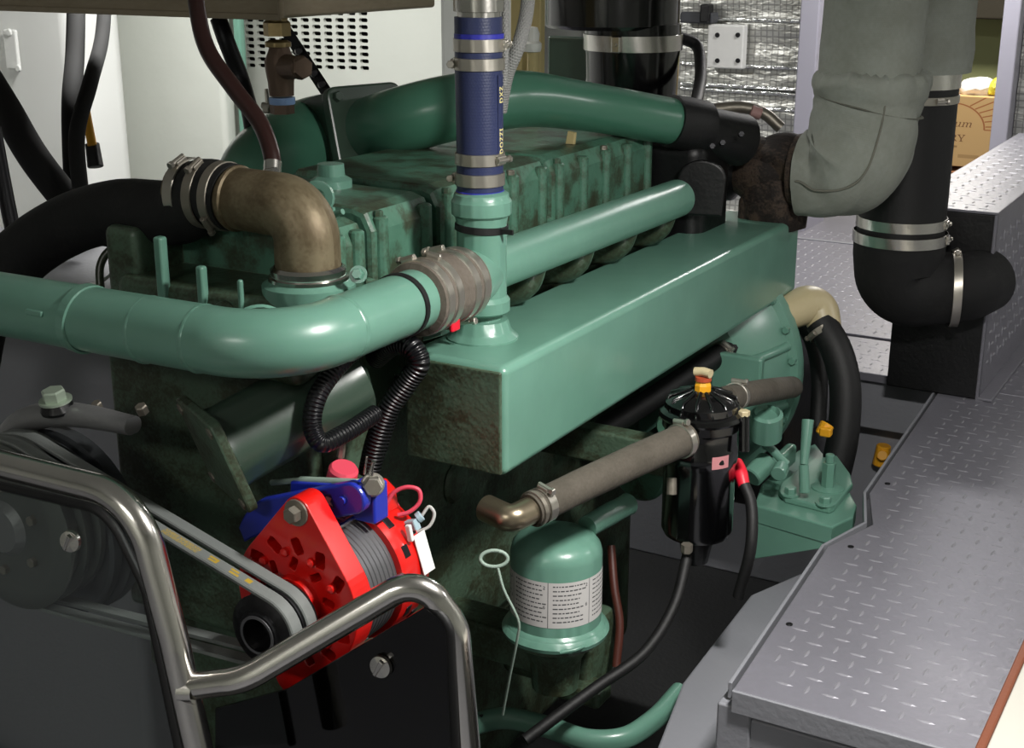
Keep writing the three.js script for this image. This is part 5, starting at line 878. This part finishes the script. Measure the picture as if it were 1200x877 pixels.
{ // black separator / fuel filter
  const c = at(816, 628, { z: -1.86 }), y = v => at(816, v + 5, { z: -1.86 }).y, t = thing('separator', 'glossy black filter canister with ribbed lid and brass knob', 'filter'), r = 0.060;
  const y0 = c.y;
  part('body', lathe([[0, 0], [r * 0.55, 0], [r * 0.85, 0.006], [r * 0.93, 0.016], [r * 0.93, y(535) - y0], [r * 0.97, y(532) - y0], [r * 0.97, y(515) - y0], [r * 0.93, y(512) - y0], [r * 0.93, y(495) - y0], [r, y(492) - y0], [r, y(478) - y0], [0, y(478) - y0]], c, upY, 48), M.blackGloss, t);
  const yl = y(482);
  const lid = part('lid', lathe([[0, 0], [r + 0.004, 0], [r + 0.006, 0.004], [r + 0.004, 0.01], [r - 0.004, 0.014], [r - 0.004, 0.024], [r - 0.012, 0.032], [0.02, 0.042], [0, 0.042]], V(c.x, yl, c.z), upY, 48), M.blackGloss, t);
  for (let k = 0; k < 14; k++) { const a = k / 14 * 2 * Math.PI; part('rib', sweep([V(c.x + 0.055 * Math.cos(a), yl + 0.013, c.z + 0.055 * Math.sin(a)), V(c.x + 0.05 * Math.cos(a), yl + 0.032, c.z + 0.05 * Math.sin(a)), V(c.x + 0.018 * Math.cos(a), yl + 0.043, c.z + 0.018 * Math.sin(a))], 0.003, 8), M.blackGloss, lid); }
  part('knob', [lathe([[0, 0], [0.013, 0], [0.013, 0.011], [0.01, 0.018], [0, 0.018]], V(c.x, yl + 0.04, c.z), upY, 8, 0.3)], M.yellow, t, 'yellow brass knob');
  part('knob_seal', lathe([[0, 0], [0.0125, 0], [0.0125, 0.006], [0, 0.006]], V(c.x, yl + 0.058, c.z), upY, 16), S({ color: 0xa8482a, roughness: 0.5 }), t, 'orange seal');
  part('tee_handle', [sweep([V(c.x - 0.014, yl + 0.07, c.z), V(c.x, yl + 0.072, c.z), V(c.x + 0.013, yl + 0.071, c.z + 0.003)], 0.007, 12)], M.tan, t, 'pale tee handle');
  const sx = (u, v) => at(u, v, { d: 2.07 });
  for (const [u, v0, v1] of [[843, 513, 545], [872, 487, 530], [787, 560, 580]]) part('clamp_bolt', [cyl(sx(u, v1), sx(u, v0), 0.008, 0.008, 14)], u === 787 ? M.bandDull : M.blackGloss, t), u === 787 || part('bolt_head', hexGeo(sx(u, v0), upY, 0.009, 0.008), M.tan, t);
  part('sticker', (() => { const P = [], U = [], I = []; for (let i = 0; i <= 8; i++) { const a = 0.35 + 0.5 * i / 8 + 0.35; for (const k of [0, 1]) { P.push(c.x + (r * 0.97 + 0.0008) * Math.sin(a), y(532) + 0.004 + 0.02 * k, c.z + (r * 0.97 + 0.0008) * Math.cos(a)); U.push(i / 8, k); } } for (let i = 0; i < 8; i++) I.push(i * 2, i * 2 + 2, i * 2 + 1, i * 2 + 1, i * 2 + 2, i * 2 + 3); const g = new THREE.BufferGeometry(); g.setAttribute('position', new THREE.Float32BufferAttribute(P, 3)); g.setAttribute('uv', new THREE.Float32BufferAttribute(U, 2)); g.setIndex(I); g.computeVertexNormals(); return norm(g); })(), S({ color: 0xc08084, roughness: 0.5 }), t, 'faded pink sticker');
  part('drain', [cyl(V(c.x, y0 - 0.045, c.z), V(c.x, y0, c.z), 0.02, 0.028, 20)], M.blackPaint, t);
  part('drain_plug', hexGeo(at(805, 638, { d: 2.05 }), V(0, -1, 0), 0.009, 0.014), M.bandDull, t);
  part('mounting_arm', [boxAt(V(c.x - 0.33, y(560), c.z - 0.03), V(c.x - 0.04, y(520), c.z + 0.01), 0.006)], M.block, t);
  single('red_cap', 'red terminal cap beside the black separator', 'cap', [sweep(smooth([at(862, 545, { d: 2.14 }), at(868, 555, { d: 2.12 }), at(872, 570, { d: 2.11 })], 10), s => 0.013 - 0.004 * s, 16)], M.redBit);
  single('battery_cable', 'black battery cable hanging from the red cap', 'cable', [sweep(smooth([at(872, 568, { d: 2.11 }), at(880, 590, { d: 2.1 }), at(880, 640, { d: 2.09 }), at(865, 700, { d: 2.12 })], 24), 0.009, 12)], M.rubber);
}
{ // low hoses and wires
  single('low_hose', 'black hose curving low between filter and engine bed', 'hose', [sweep(smooth([at(615, 868, { d: 2.0 }), at(655, 838, { d: 2.02 }), at(700, 805, { d: 2.05 }), at(755, 765, { d: 2.08 }), at(790, 710, { d: 2.12 }), at(806, 650, { d: 2.15 })], 40), 0.009, 16)], M.rubber);
  single('copper_pipe', 'dull copper pipe upright behind the filter', 'pipe', [sweep(smooth([at(716, 640, { d: 2.2 }), at(720, 690, { d: 2.18 }), at(726, 730, { d: 2.17 }), at(722, 782, { d: 2.16 })], 24), 0.007, 12)], M.copper);
  const t = thing('dipstick', 'pale wire dipstick with a ring handle in front of the green filter', 'dipstick'), d = 1.78;
  const ring = []; for (let k = 0; k <= 24; k++) { const a = k / 24 * 2 * Math.PI - 1.2; ring.push(at(579 + 16 * Math.cos(a), 655 + 9.5 * Math.sin(a), { d: d })); }
  part('ring_handle', sweep(ring, 0.0026, 10), M.zinc, t); part('wire', sweep(smooth([at(583, 664, { d }), at(590, 690, { d }), at(608, 730, { d: d + 0.01 }), at(606, 750, { d: d + 0.02 }), at(598, 790, { d: d + 0.05 }), at(589, 838, { d: d + 0.09 })], 30), 0.0019, 8), M.zinc, t);
  single('green_conduit', 'short ridged green pipe above the canister filter', 'pipe', [sweep(smooth([at(688, 618, { d: 2.02 }), at(712, 604, { d: 2.06 }), at(738, 590, { d: 2.1 })], 30), (s, l) => 0.0165 + 0.0012 * Math.sin(l * 900), 18)], M.green);
  const bl = at(690, 780, { d: 2.12 });
  single('lower_casting', 'dim green casting under the canister filter', 'casting', [box(bl.x - 0.08, bl.y, bl.z - 0.05, 0.16, 0.12, 0.1, 0.015), box(bl.x - 0.02, bl.y - 0.045, bl.z, 0.1, 0.03, 0.05, 0.008)], M.greenOily);
}
{ // tan elbow and hose at the gearbox
  const t = thing('gearbox_hose', 'black hose with a tan elbow dropping behind the green housing', 'hose');
  part('elbow', sweep(fillet([at(905, 374, { d: 2.70 }), at(958, 352, { d: 2.74 }), at(968, 388, { d: 2.72 })], 0.04, 14), s => 0.031 + 0.008 * Math.sin(s * 3.1), 28), M.tan, t, 'tan plastic elbow');
  part('hose', sweep(smooth([at(962, 378, { d: 2.72 }), at(980, 410, { d: 2.7 }), at(990, 450, { d: 2.69 }), at(988, 510, { d: 2.69 }), at(975, 570, { d: 2.7 })], 36), 0.031, 24), M.rubber, t);
  clamp(t, at(966, 388, { d: 2.718 }), at(980, 410, { d: 2.7 }).sub(at(958, 372, { d: 2.72 })), 0.0325, 0.014, M.bandDull, V(-0.5, 0, 1));
  single('gear_hose', 'thin black hose behind the tan elbow', 'hose', [sweep(smooth([at(930, 368, { d: 2.85 }), at(950, 395, { d: 2.84 }), at(960, 440, { d: 2.82 }), at(958, 500, { d: 2.82 })], 26), 0.017, 14)], M.rubber);
  single('yellow_plug', 'yellow plastic plug beside the green housing', 'plug', [cyl(at(962, 510, { d: 2.58 }), at(970, 497, { d: 2.58 }), 0.012, 0.014, 10), box(...at(968, 506, { d: 2.57 }).toArray(), 0.022, 0.018, 0.018, 0.004)], M.yellow);
  single('yellow_plug', 'dim yellow fitting down beside the walkway edge', 'fitting', [cyl(at(1032, 545, { z: -3.03 }), at(1036, 522, { z: -3.03 }), 0.02, 0.017, 12), cyl(at(1034, 534, { z: -3.052 }), at(1034, 534, { z: -3.0 }), 0.012)], M.yellow);
  const g = thing('gearbox', 'dark marine gearbox casting behind the engine', 'gearbox');
  part('case', [box(-1.05, 0.62, -2.82, 0.34, 0.44, 0.3, 0.04, 4)], M.blackPaint, g);
}
// every object sits at its own base
for (const o of TOP) {
  const b = new THREE.Box3().setFromObject(o), base = V((b.min.x + b.max.x) / 2, b.min.y, (b.min.z + b.max.z) / 2);
  if (o.isMesh) { o.geometry.translate(-base.x, -base.y, -base.z); o.position.copy(base); }
  else { for (const c of o.children) c.position.sub(base); o.position.copy(base); }
}
scene.traverse(o => { if (o.isMesh) { o.castShadow = true; o.receiveShadow = true; } });
renderer.render(scene, camera);
